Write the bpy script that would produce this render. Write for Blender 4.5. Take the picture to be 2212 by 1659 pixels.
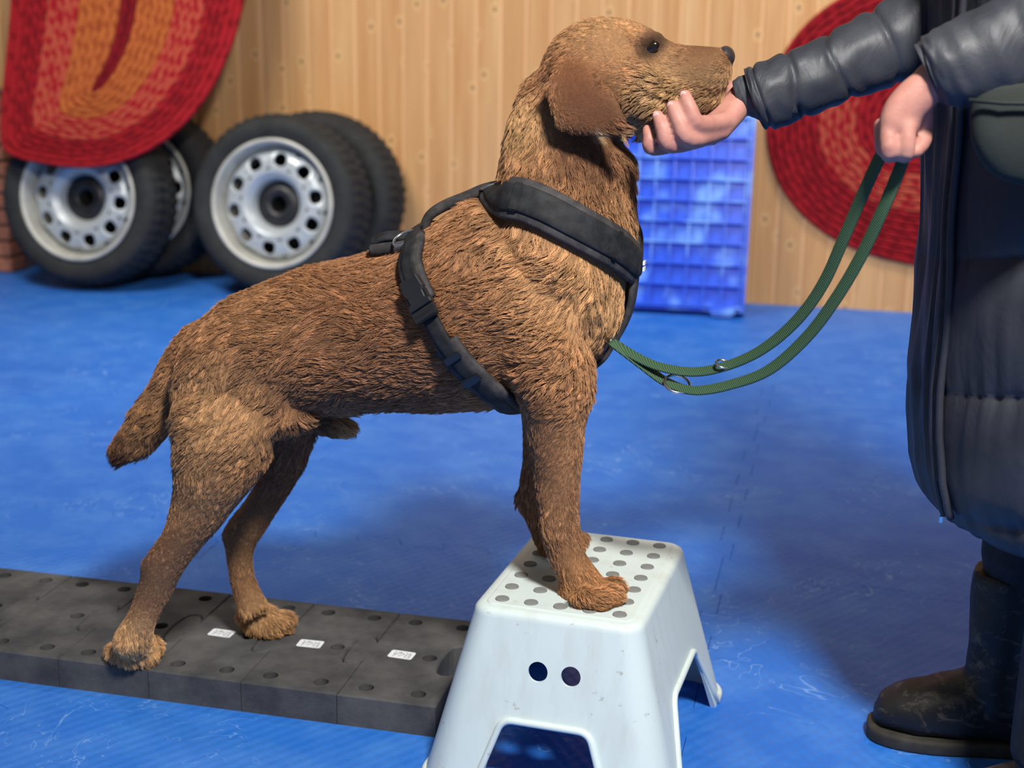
import bpy, bmesh, math, random
import numpy as np
from mathutils import Vector, Matrix, noise as mnoise
from mathutils.bvhtree import BVHTree
from mathutils.kdtree import KDTree

random.seed(7)
rng = np.random.default_rng(7)
scene = bpy.context.scene
COL = scene.collection
for o in list(bpy.data.objects):
    bpy.data.objects.remove(o)

# ------------------------------------------------------------------ camera
FPX = 3000.0
PITCH, ROLL, YAW, CAMH = math.radians(14.3), math.radians(0.77), math.radians(13.5), 1.0
CM = Matrix.Rotation(YAW, 4, 'Z') @ Matrix.Rotation(math.pi / 2 - PITCH, 4, 'X') @ Matrix.Rotation(ROLL, 4, 'Z')
cd = bpy.data.cameras.new('camera')
cam = bpy.data.objects.new('camera', cd)
COL.objects.link(cam)
cam.matrix_world = Matrix.Translation((0, 0, CAMH)) @ CM
cd.sensor_width = 36.0
cd.lens = FPX / 2212.0 * 36.0
cd.clip_start = 0.05
cd.dof.use_dof = True
cd.dof.focus_distance = 1.86
cd.dof.aperture_fstop = 4.0
scene.camera = cam
scene.view_settings.view_transform = 'Standard'
scene.view_settings.look = 'None'
scene.view_settings.gamma = 1.0
scene.view_settings.use_curve_mapping = False
scene.view_settings.exposure = 0.0

# ------------------------------------------------------------------ light
world = bpy.data.worlds.new('room_ambience')
scene.world = world
world.use_nodes = True
bg = world.node_tree.nodes['Background']
bg.inputs['Color'].default_value = (0.97, 0.98, 1.0, 1)
bg.inputs['Strength'].default_value = 0.15


def area(name, loc, target, sx, sy, power, color, spread=180):
    l = bpy.data.lights.new(name, 'AREA')
    l.shape = 'RECTANGLE'
    l.size, l.size_y, l.energy, l.color = sx, sy, power, color
    l.spread = math.radians(spread)
    o = bpy.data.objects.new(name, l)
    COL.objects.link(o)
    o.location = loc
    o.rotation_euler = (Vector(target) - Vector(loc)).to_track_quat('-Z', 'Y').to_euler()
    return o


area('ceiling_light', (0.60, 0.15, 2.75), (-0.3, 2.2, 0.3), 0.34, 0.34, 132, (1.0, 0.97, 0.92))
area('ceiling_light', (-2.3, 2.9, 2.8), (-1.9, 4.4, 0.3), 1.2, 0.4, 36, (1.0, 0.96, 0.90), 120)
area('ceiling_light', (0.6, 4.0, 2.8), (0.2, 5.25, 0.6), 1.2, 0.4, 19, (1.0, 0.96, 0.90), 110)


# ------------------------------------------------------------------ picture geometry -> room coordinates
CAM3 = np.array(CM.to_3x3())
CAMP = np.array([0, 0, CAMH])


def ray(px, py):
    return CAM3 @ np.array([(px - 1106) / FPX, -(py - 829.5) / FPX, -1.0])


def D(px, py, Y):
    d = ray(px, py)
    return Vector(CAMP + d * (Y / d[1]))


def G(px, py, z=0.0):
    d = ray(px, py)
    return Vector(CAMP + d * ((z - CAMH) / d[2]))


def proj(P):
    q = (np.asarray(P) - CAMP) @ CAM3
    return 1106 + FPX * q[..., 0] / -q[..., 2], 829.5 - FPX * q[..., 1] / -q[..., 2]


# ------------------------------------------------------------------ helpers
def tag(o, label=None, cat=None, group=None, kind=None):
    if label: o['label'] = label
    if cat: o['category'] = cat
    if group: o['group'] = group
    if kind: o['kind'] = kind
    return o


def empty(name, loc=(0, 0, 0)):
    o = bpy.data.objects.new(name, None)
    o.empty_display_size = 0.05
    COL.objects.link(o)
    o.location = loc
    return o


def link(name, me, mat=None, parent=None):
    o = bpy.data.objects.new(name, me)
    COL.objects.link(o)
    if mat is not None and len(me.materials) == 0:
        me.materials.append(mat)
    if parent is not None:
        o.parent = parent
        o.matrix_parent_inverse = parent_world(parent).inverted()
    return o


def parent_world(p):
    if p.parent is None:
        return p.matrix_basis.copy()
    return parent_world(p.parent) @ p.matrix_parent_inverse @ p.matrix_basis


def mesh(name, verts, faces, mat=None, parent=None, smooth=True):
    me = bpy.data.meshes.new(name)
    me.from_pydata([tuple(v) for v in verts], [], faces)
    me.update()
    bm = bmesh.new(); bm.from_mesh(me)
    bmesh.ops.recalc_face_normals(bm, faces=bm.faces)
    bm.to_mesh(me); bm.free()
    if smooth:
        me.polygons.foreach_set('use_smooth', [True] * len(me.polygons))
    return link(name, me, mat, parent)


def frombm(name, bm, mat=None, parent=None, smooth=False, recalc=True):
    me = bpy.data.meshes.new(name)
    if recalc:
        bmesh.ops.recalc_face_normals(bm, faces=bm.faces)
    bm.to_mesh(me); bm.free()
    if smooth:
        me.polygons.foreach_set('use_smooth', [True] * len(me.polygons))
    return link(name, me, mat, parent)


def bake(o):
    """apply the modifiers of o"""
    dg = bpy.context.evaluated_depsgraph_get()
    dg.update()
    me = bpy.data.meshes.new_from_object(o.evaluated_get(dg))
    old = o.data
    o.modifiers.clear()
    o.data = me
    me.name = old.name
    bpy.data.meshes.remove(old)
    return o


def smooth_by_angle(o, deg=35):
    o.data.polygons.foreach_set('use_smooth', [True] * len(o.data.polygons))
    try:
        o.data.set_sharp_from_angle(angle=math.radians(deg))
    except Exception:
        pass


def box(bm, x0, x1, y0, y1, z0, z1):
    v = [bm.verts.new(p) for p in ((x0, y0, z0), (x1, y0, z0), (x1, y1, z0), (x0, y1, z0), (x0, y0, z1), (x1, y0, z1), (x1, y1, z1), (x0, y1, z1))]
    for f in ((0, 3, 2, 1), (4, 5, 6, 7), (0, 1, 5, 4), (1, 2, 6, 5), (2, 3, 7, 6), (3, 0, 4, 7)):
        bm.faces.new([v[i] for i in f])
    return v


def grid_faces(nu, nv, closed_u=False, closed_v=True, off=0):
    f = []
    for i in range(nu if closed_u else nu - 1):
        for j in range(nv if closed_v else nv - 1):
            a, b = i, (i + 1) % nu
            c, d = j, (j + 1) % nv
            f.append((off + a * nv + c, off + a * nv + d, off + b * nv + d, off + b * nv + c))
    return f


def sg(x, e):
    return math.copysign(abs(x) ** e, x)


class Soup:
    """closed shapes that overlap; fused into one skin by fuse()"""

    def __init__(s):
        s.v, s.f = [], []

    def rings(s, rings):
        off, n = len(s.v), len(rings[0])
        for r in rings:
            s.v += [tuple(p) for p in r]
        s.f += grid_faces(len(rings), n, off=off)
        for k, r in ((0, rings[0]), (len(rings) - 1, rings[-1])):
            c = sum((Vector(p) for p in r), Vector()) / n
            s.v.append(tuple(c)); ci = len(s.v) - 1
            for j in range(n):
                a, b = off + k * n + j, off + k * n + (j + 1) % n
                s.f.append((ci, b, a) if k == 0 else (ci, a, b))

    def loft(s, st, n=28, e=1.0, sub=5, wdir=Vector((0, 1, 0))):
        """st: (A, B, w): the ends of one diameter and the half width across it"""
        P = [(Vector(a), Vector(b), w) for a, b, w in st]
        out = []
        for i in range(len(P) - 1):
            p0, p1, p2, p3 = P[max(i - 1, 0)], P[i], P[i + 1], P[min(i + 2, len(P) - 1)]
            for k in range(sub):
                t = k / sub
                out.append(tuple(cr(p0[m], p1[m], p2[m], p3[m], t) for m in range(3)))
        out.append(P[-1])
        R = []
        for a, b, w in out:
            c, v = (a + b) / 2, (a - b) / 2
            R.append([c + v * sg(math.cos(2 * math.pi * j / n), e) + wdir * (max(w, .002) * sg(math.sin(2 * math.pi * j / n), e)) for j in range(n)])
        s.rings(R)

    def ball(s, c, r, n=14, m=10, rot=None):
        c = Vector(c)
        r = (r, r, r) if not hasattr(r, '__len__') else r
        R = []
        for i in range(m + 1):
            t = math.pi * (0.03 + 0.94 * i / m)
            ring = []
            for j in range(n):
                p = Vector((r[0] * math.sin(t) * math.cos(2 * math.pi * j / n), r[1] * math.sin(t) * math.sin(2 * math.pi * j / n), r[2] * math.cos(t)))
                ring.append(c + (rot @ p if rot is not None else p))
            R.append(ring)
        s.rings(R)

    def limb(s, pts, n=14, sub=4):
        """pts: (point, radius): a round tapering tube with rounded ends"""
        P = [(Vector(p), r) for p, r in pts]
        out = []
        for i in range(len(P) - 1):
            p0, p1, p2, p3 = P[max(i - 1, 0)], P[i], P[i + 1], P[min(i + 2, len(P) - 1)]
            for k in range(sub):
                t = k / sub
                out.append((cr(p0[0], p1[0], p2[0], p3[0], t), cr(p0[1], p1[1], p2[1], p3[1], t)))
        out.append(P[-1])
        R = []
        up = None
        for i, (c, r) in enumerate(out):
            d = (out[min(i + 1, len(out) - 1)][0] - out[max(i - 1, 0)][0]).normalized()
            if up is None:
                up = d.orthogonal().normalized()
            up = (up - d * up.dot(d)).normalized()
            q = d.cross(up)
            R.append([c + (up * math.cos(2 * math.pi * j / n) + q * math.sin(2 * math.pi * j / n)) * r for j in range(n)])
        s.rings(R)
        s.ball(out[0][0], out[0][1] * .99); s.ball(out[-1][0], out[-1][1] * .99)

    def fuse(s, name, voxel, smooth, mat, parent=None, factor=.5):
        me = bpy.data.meshes.new(name)
        me.from_pydata(s.v, [], s.f)
        me.update()
        o = link(name, me, mat, parent)
        r = o.modifiers.new('r', 'REMESH'); r.mode = 'VOXEL'; r.voxel_size = voxel; r.use_smooth_shade = True
        if smooth:
            m = o.modifiers.new('s', 'SMOOTH'); m.factor = factor; m.iterations = smooth
        bake(o)
        if mat is not None and len(o.data.materials) == 0:
            o.data.materials.append(mat)
        return o


def cr(p0, p1, p2, p3, t):
    return .5 * ((2 * p1) + (p2 - p0) * t + (2 * p0 - 5 * p1 + 4 * p2 - p3) * t * t + (3 * p1 - p0 - 3 * p2 + p3) * t * t * t)


def spline(pts, sub=8):
    P = [Vector(p) for p in pts]
    out = []
    for i in range(len(P) - 1):
        for k in range(sub):
            out.append(cr(P[max(i - 1, 0)], P[i], P[i + 1], P[min(i + 2, len(P) - 1)], k / sub))
    out.append(P[-1])
    return out


def tube(name, pts, r, mat, parent=None, n=10, closed=False):
    P = [Vector(p) for p in pts]
    N = len(P)
    V, up = [], None
    for i in range(N):
        d = (P[(i + 1) % N] - P[i - 1]) if closed else (P[min(i + 1, N - 1)] - P[max(i - 1, 0)])
        d.normalize()
        if up is None:
            up = d.orthogonal().normalized()
        up = (up - d * up.dot(d)).normalized()
        q = d.cross(up)
        V += [P[i] + (up * math.cos(2 * math.pi * j / n) + q * math.sin(2 * math.pi * j / n)) * r for j in range(n)]
    F = grid_faces(N, n, closed_u=closed)
    if not closed:
        F += [tuple(range(n))[::-1], tuple(range((N - 1) * n, N * n))]
    return mesh(name, V, F, mat, parent)


def ribbon(name, P, Nn, W, T, mat, parent=None, closed=False, bulge=0.0):
    """webbing: P centre line, Nn outward normals, W widths, T thickness"""
    N = len(P)
    V = []
    for i in range(N):
        d = (P[(i + 1) % N] - P[i - 1]) if closed else (P[min(i + 1, N - 1)] - P[max(i - 1, 0)])
        d.normalize()
        n = Nn[i] - d * Nn[i].dot(d); n.normalize()
        b = d.cross(n)
        w = (W[i] if hasattr(W, '__len__') else W) / 2
        prof = [(-1, 0), (-1, .6), (-.9, 1), (-.45, 1 + bulge), (0, 1 + 1.3 * bulge), (.45, 1 + bulge), (.9, 1), (1, .6), (1, 0)]
        V += [P[i] + b * (w * u) + n * (T * (h - .5)) for u, h in prof]
    m = 9
    F = grid_faces(N, m, closed_u=closed)
    if not closed:
        F += [tuple(range(m))[::-1], tuple(range((N - 1) * m, N * m))]
    return mesh(name, V, F, mat, parent)


def lathe(prof, n, axis='Y'):
    V = []
    for r, h in prof:
        for j in range(n):
            a = 2 * math.pi * j / n
            V.append((r * math.cos(a), h, r * math.sin(a)))
    return V, grid_faces(len(prof), n)


# ------------------------------------------------------------------ materials
def sl(r, g, b):
    f = lambda c: (c / 12.92 if c <= .04045 else ((c + .055) / 1.055) ** 2.4)
    return (f(r / 255), f(g / 255), f(b / 255), 1)


class Mat:
    def __init__(s, name, color=(.5, .5, .5, 1), rough=.5, metal=0.0, spec=.5):
        s.m = bpy.data.materials.new(name)
        s.m.use_nodes = True
        s.t = s.m.node_tree
        s.b = s.t.nodes['Principled BSDF']
        s.b.inputs['Base Color'].default_value = color
        s.b.inputs['Roughness'].default_value = rough
        s.b.inputs['Metallic'].default_value = metal
        s.b.inputs['Specular IOR Level'].default_value = spec

    def n(s, typ, **kw):
        nd = s.t.nodes.new(typ)
        for k, v in kw.items():
            if k.startswith('_'):
                setattr(nd, k[1:], v)
            else:
                k = k.replace('_', ' ')
                inp = nd.inputs[int(k[1:])] if (k[0] == 'i' and k[1:].isdigit()) else nd.inputs[k]
                if hasattr(v, 'is_linked') or hasattr(v, 'links'):
                    s.t.links.new(v, inp)
                else:
                    inp.default_value = v
        return nd

    def l(s, a, b):
        s.t.links.new(a, b)

    def math(s, op, a, b=0.0):
        return s.n('ShaderNodeMath', _operation=op, i0=a, i1=b).outputs[0]

    def mix(s, fac, a, b, mode='MIX'):
        nd = s.t.nodes.new('ShaderNodeMix'); nd.data_type = 'RGBA'; nd.blend_type = mode
        for i, v in ((0, fac), (6, a), (7, b)):
            if hasattr(v, 'links'):
                s.t.links.new(v, nd.inputs[i])
            else:
                nd.inputs[i].default_value = v
        return nd.outputs[2]

    def ramp(s, x, stops):
        nd = s.t.nodes.new('ShaderNodeValToRGB')
        e = nd.color_ramp.elements
        while len(e) < len(stops):
            e.new(.5)
        for k, (p, c) in enumerate(stops):
            e[k].position = p
            e[k].color = c if hasattr(c, '__len__') else (c, c, c, 1)
        s.l(x, nd.inputs[0])
        return nd.outputs[0]

    def noise(s, vec, scale, detail=4, rough=.55, dist=0.0):
        nd = s.t.nodes.new('ShaderNodeTexNoise')
        s.l(vec, nd.inputs['Vector'])
        nd.inputs['Scale'].default_value = scale
        nd.inputs['Detail'].default_value = detail
        nd.inputs['Roughness'].default_value = rough
        nd.inputs['Distortion'].default_value = dist
        return nd.outputs[0]

    def coord(s, kind='Object', scale=(1, 1, 1)):
        if kind == 'Position':
            c = s.t.nodes.new('ShaderNodeNewGeometry').outputs['Position']
        else:
            c = s.t.nodes.new('ShaderNodeTexCoord').outputs[kind]
        mp = s.t.nodes.new('ShaderNodeMapping')
        mp.inputs['Scale'].default_value = scale
        s.l(c, mp.inputs['Vector'])
        return mp.outputs[0]

    def bump(s, h, strength=.3, dist=.002):
        nd = s.t.nodes.new('ShaderNodeBump')
        nd.inputs['Strength'].default_value = strength
        nd.inputs['Distance'].default_value = dist
        s.l(h, nd.inputs['Height'])
        s.l(nd.outputs[0], s.b.inputs['Normal'])

    def col(s, c):
        s.l(c, s.b.inputs['Base Color'])


def simple(name, color, rough=.5, metal=0.0, spec=.5, vary=.0, nscale=30, bump=0.0, bscale=200, bdist=.001):
    m = Mat(name, color, rough, metal, spec)
    if vary:
        c = m.coord('Object')
        n = m.noise(c, nscale)
        d = tuple(x * (1 - vary) for x in color[:3]) + (1,)
        b = tuple(min(1, x * (1 + vary)) for x in color[:3]) + (1,)
        m.col(m.mix(m.ramp(n, [(.3, 0.0), (.7, 1.0)]), d, b))
    if bump:
        m.bump(m.noise(m.coord('Object'), bscale), bump, bdist)
    return m.m


# wood of the wall planks
def wood_material(pale=False):
    m = Mat('pine_groove_highlight' if pale else 'pine_plank', rough=.42, spec=.35)
    pos = m.coord('Position')
    rnd = m.t.nodes.new('ShaderNodeObjectInfo').outputs['Random']
    off = m.n('ShaderNodeCombineXYZ', Z=m.math('MULTIPLY', rnd, 37.0), Y=m.math('MULTIPLY', rnd, 11.0)).outputs[0]
    vec = m.n('ShaderNodeVectorMath', _operation='ADD', i0=pos, i1=off).outputs[0]
    st = m.n('ShaderNodeVectorMath', _operation='MULTIPLY', i0=vec, i1=(34, 34, 1.5)).outputs[0]
    g = m.noise(st, 1.0, 5, .6, .6)
    st2 = m.n('ShaderNodeVectorMath', _operation='MULTIPLY', i0=vec, i1=(9, 9, .7)).outputs[0]
    g2 = m.noise(st2, 1.0, 3, .5, .4)
    base = m.ramp(g, [(.28, sl(176, 124, 74)), (.5, sl(210, 160, 106)), (.74, sl(226, 184, 130))])
    tone = m.ramp(g2, [(.3, sl(198, 142, 88)), (.7, sl(228, 186, 134))])
    c = m.mix(.5, base, tone)
    c = m.mix(m.math('MULTIPLY', rnd, .35), c, sl(190, 136, 84))
    sx = m.n('ShaderNodeSeparateXYZ', i0=vec).outputs
    kv = m.n('ShaderNodeCombineXYZ', X=m.math('MULTIPLY', sx[0], 7.0), Y=m.math('MULTIPLY', sx[2], 4.6)).outputs[0]
    vo = m.t.nodes.new('ShaderNodeTexVoronoi'); vo.voronoi_dimensions = '2D'; vo.inputs['Scale'].default_value = 1.0
    m.l(kv, vo.inputs['Vector'])
    kd = vo.outputs['Distance']
    c = m.mix(m.ramp(kd, [(.06, .55), (.15, 0.0)]), c, sl(238, 196, 136))
    c = m.mix(m.ramp(kd, [(.025, .8), (.07, 0.0)]), c, sl(110, 70, 42))
    if pale:  # recessed strip painted lighter, a highlight of the groove catching light
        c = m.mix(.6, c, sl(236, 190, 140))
    m.col(c)
    m.bump(g, .12, .002)
    return m.m


def floor_material():
    m = Mat('blue_foam_mat', rough=.5, spec=.4)
    pos = m.coord('Position')
    n1 = m.noise(pos, 1.6, 3)
    n2 = m.noise(pos, 9, 6, .65)
    c = m.mix(m.ramp(n1, [(.3, 0.0), (.7, 1.0)]), sl(34, 106, 202), sl(44, 118, 214))
    c = m.mix(m.ramp(n2, [(.42, 0.0), (.72, .48)]), c, sl(88, 148, 226))
    # fine pale scratches with a shape of their own
    st = m.coord('Position', (1, 1, 1))
    wn = m.noise(st, 5, 3, .6, 2.2)
    line = m.ramp(m.math('ABSOLUTE', m.math('SUBTRACT', wn, .5)), [(0.0, 1.0), (.006, 0.0)])
    msk = m.ramp(m.noise(pos, 3.1, 4), [(.46, 0.0), (.60, .7)])
    c = m.mix(m.math('MULTIPLY', line, msk), c, sl(150, 190, 240))
    sp = m.t.nodes.new('ShaderNodeTexVoronoi'); sp.inputs['Scale'].default_value = 26
    m.l(pos, sp.inputs['Vector'])
    speck = m.ramp(sp.outputs['Distance'], [(.03, .5), (.07, 0.0)])
    c = m.mix(m.math('MULTIPLY', speck, m.ramp(m.noise(pos, 6, 2), [(.55, 0.0), (.65, 1.0)])), c, sl(176, 196, 226))
    m.col(c)
    # woven rice-grain relief of exercise mats
    x = m.n('ShaderNodeSeparateXYZ', i0=pos).outputs
    u = m.math('SINE', m.math('MULTIPLY', x[0], 2 * math.pi / .024))
    v = m.math('SINE', m.math('MULTIPLY', x[1], 2 * math.pi / .034))
    h = m.math('ADD', m.math('MULTIPLY', u, v), m.math('MULTIPLY', m.noise(pos, 160, 2), .8))
    m.bump(h, .38, .0014)
    return m.m


M_WOOD, M_GROOVE_HIGHLIGHT, M_FLOOR = wood_material(), wood_material(True), floor_material()
M_UNDER = simple('dark_underlay', (.008, .03, .12, 1), .9)
M_BRICK = simple('red_brick', sl(170, 108, 84), .85, vary=.25, nscale=40, bump=.5, bscale=120)
M_MORTAR = simple('grey_mortar', sl(120, 100, 88), .95)

# ------------------------------------------------------------------ the setting
WALL_Y = 5.287
floor = bpy.data.objects.new('floor', bpy.data.meshes.new('floor'))
bmf = bmesh.new(); box(bmf, -6.3, 4.9, -1.6, WALL_Y + .2, -.06, -.018)
bmf.to_mesh(floor.data); bmf.free(); floor.data.materials.append(M_UNDER)
COL.objects.link(floor)
tag(floor, kind='structure')

TS, TX, TY, NT = 1.0, -0.19, 2.50, 11


def tile_outline(gap):
    """a square foam mat with interlocking trapezoid teeth on its four sides"""
    def side(n):
        p = TS / n
        pts, lev = [(0, 0)], 0.0
        for i in range(1, n):
            nl = 0.0 if i == n - 1 else (.014 if i % 2 else -.014)
            k = .07 * p * (1 if nl > lev else -1)
            pts += [(i * p + k, lev), (i * p - k, nl)]
            lev = nl
        return pts + [(TS, 0)]
    e = side(NT)
    out = list(e) + [(TS + y, x) for x, y in e] + [(x, TS + y) for x, y in reversed(e)] + [(y, x) for x, y in reversed(e)]
    # drop doubles
    res = []
    for p in out:
        if not res or math.hypot(p[0] - res[-1][0], p[1] - res[-1][1]) > 1e-4:
            res.append(p)
    if math.hypot(res[0][0] - res[-1][0], res[0][1] - res[-1][1]) < 1e-4:
        res.pop()
    return inset(res, gap)


def inset(P, d):
    n, out = len(P), []
    for i in range(n):
        a, b, c = Vector(P[i - 1]), Vector(P[i]), Vector(P[(i + 1) % n])
        e1, e2 = (b - a).normalized(), (c - b).normalized()
        n1, n2 = Vector((-e1.y, e1.x)), Vector((-e2.y, e2.x))
        k = n1 + n2
        if k.length < 1e-6:
            k = n1
        k.normalize()
        s = d / max(.5, k.dot(n1))
        out.append(tuple(b + k * s))
    return out


def prism(bm, outer, inner, z0, z1, z2):
    n = len(outer)
    r0 = [bm.verts.new((x, y, z0)) for x, y in outer]
    r1 = [bm.verts.new((x, y, z1)) for x, y in outer]
    r2 = [bm.verts.new((x, y, z2)) for x, y in inner]
    for a, b in ((r0, r1), (r1, r2)):
        for i in range(n):
            bm.faces.new((a[i], a[(i + 1) % n], b[(i + 1) % n], b[i]))
    bm.faces.new(r2)
    bm.faces.new(list(reversed(r0)))
    bm.normal_update()


bmt = bmesh.new()
prism(bmt, tile_outline(.0003), tile_outline(.0012), -.018, -.0009, 0)
bmesh.ops.triangulate(bmt, faces=[f for f in bmt.faces if len(f.verts) > 4])
tile_me = bpy.data.meshes.new('floor_tile'); bmt.to_mesh(tile_me); bmt.free()
tile_me.materials.append(M_FLOOR)
for i in range(-6, 5):
    for j in range(-3, 4):
        y0 = TY + j * TS
        if y0 > WALL_Y - .05: continue
        t = link('floor_tile', tile_me, None, floor)
        t.location = (TX + i * TS, y0, 0)

wall = bpy.data.objects.new('wall_back', bpy.data.meshes.new('wall_back'))
bmf = bmesh.new(); box(bmf, -6.3, 4.9, WALL_Y + .018, WALL_Y + .16, -.06, 2.9)
bmf.to_mesh(wall.data); bmf.free(); wall.data.materials.append(M_UNDER)
COL.objects.link(wall)
tag(wall, kind='structure')
PW = .098
bmp = bmesh.new()
prof = [(-PW / 2 + .0003, .02), (-PW / 2 + .0003, .0025), (-PW / 2 + .003, 0), (PW / 2 - .017, 0), (PW / 2 - .013, .0045), (PW / 2 - .0003, .0045), (PW / 2 - .0003, .02)]
r = [[bmp.verts.new((x, y, z)) for x, y in prof] for z in (0.0, 2.85)]
for k in range(len(prof)):
    a, b = k, (k + 1) % len(prof)
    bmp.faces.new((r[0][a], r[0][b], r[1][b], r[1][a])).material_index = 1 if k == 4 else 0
bmp.faces.new(r[0][::-1]); bmp.faces.new(r[1])
bmesh.ops.recalc_face_normals(bmp, faces=bmp.faces)
plank_me = bpy.data.meshes.new('plank'); bmp.to_mesh(plank_me); bmp.free()
plank_me.materials.append(M_WOOD); plank_me.materials.append(M_GROOVE_HIGHLIGHT)
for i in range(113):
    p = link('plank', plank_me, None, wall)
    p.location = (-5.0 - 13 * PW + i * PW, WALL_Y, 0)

# low brick pier at the foot of the wall, cut by the picture's left edge
pier = empty('brick_pier', (-3.55, 5.0, 0))
tag(pier, 'low reddish brick pier at the far left foot of the plank wall', 'pier')
px1 = D(12, 400, 5.02).x
bmb = bmesh.new(); box(bmb, px1 - .6, px1 - .008, 5.03, WALL_Y - .003, 0, .735)
frombm('mortar', bmb, M_MORTAR, pier)
BL, BH = .20, .0655
bmb = bmesh.new()
vs = box(bmb, 0, BL - .012, 0, .1, 0, BH - .011)
bmesh.ops.bevel(bmb, geom=list(bmb.edges), offset=.004, segments=1, affect='EDGES')
brick_me = bpy.data.meshes.new('brick'); bmesh.ops.recalc_face_normals(bmb, faces=bmb.faces); bmb.to_mesh(brick_me); bmb.free()
brick_me.materials.append(M_BRICK)
for rr in range(11):
    for k in range(3):
        b = link('brick', brick_me, None, pier)
        sh = (BL / 2 if rr % 2 else 0)
        b.location = (px1 - BL * (k + 1) + .012 - sh * (1 if k else .0), 5.02 + random.uniform(-.004, .004), .004 + rr * BH)
        b.scale.x = .5 if (rr % 2 and k == 0) else 1
        if rr % 2 and k == 0: b.location.x = px1 - BL / 2 + .006

# ------------------------------------------------------------------ wheels
M_RUBBER = simple('tyre_rubber', sl(43, 44, 44), .78, spec=.35, vary=.3, nscale=14, bump=.2, bscale=90)
M_RIM = simple('silver_wheel_paint', sl(190, 196, 198), .36, metal=.28, vary=.10, nscale=9)
M_LIP = simple('worn_rim_lip', sl(196, 194, 184), .45, metal=.25, vary=.22, nscale=12)
M_HUB = simple('dark_hub_steel', sl(58, 58, 60), .45, metal=.6)
M_DARK = simple('black_void', (.004, .004, .005, 1), .8)
M_CHROME = simple('chromed_steel', (.8, .8, .8, 1), .18, metal=1.0)
TR, TW = .335, .205


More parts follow.
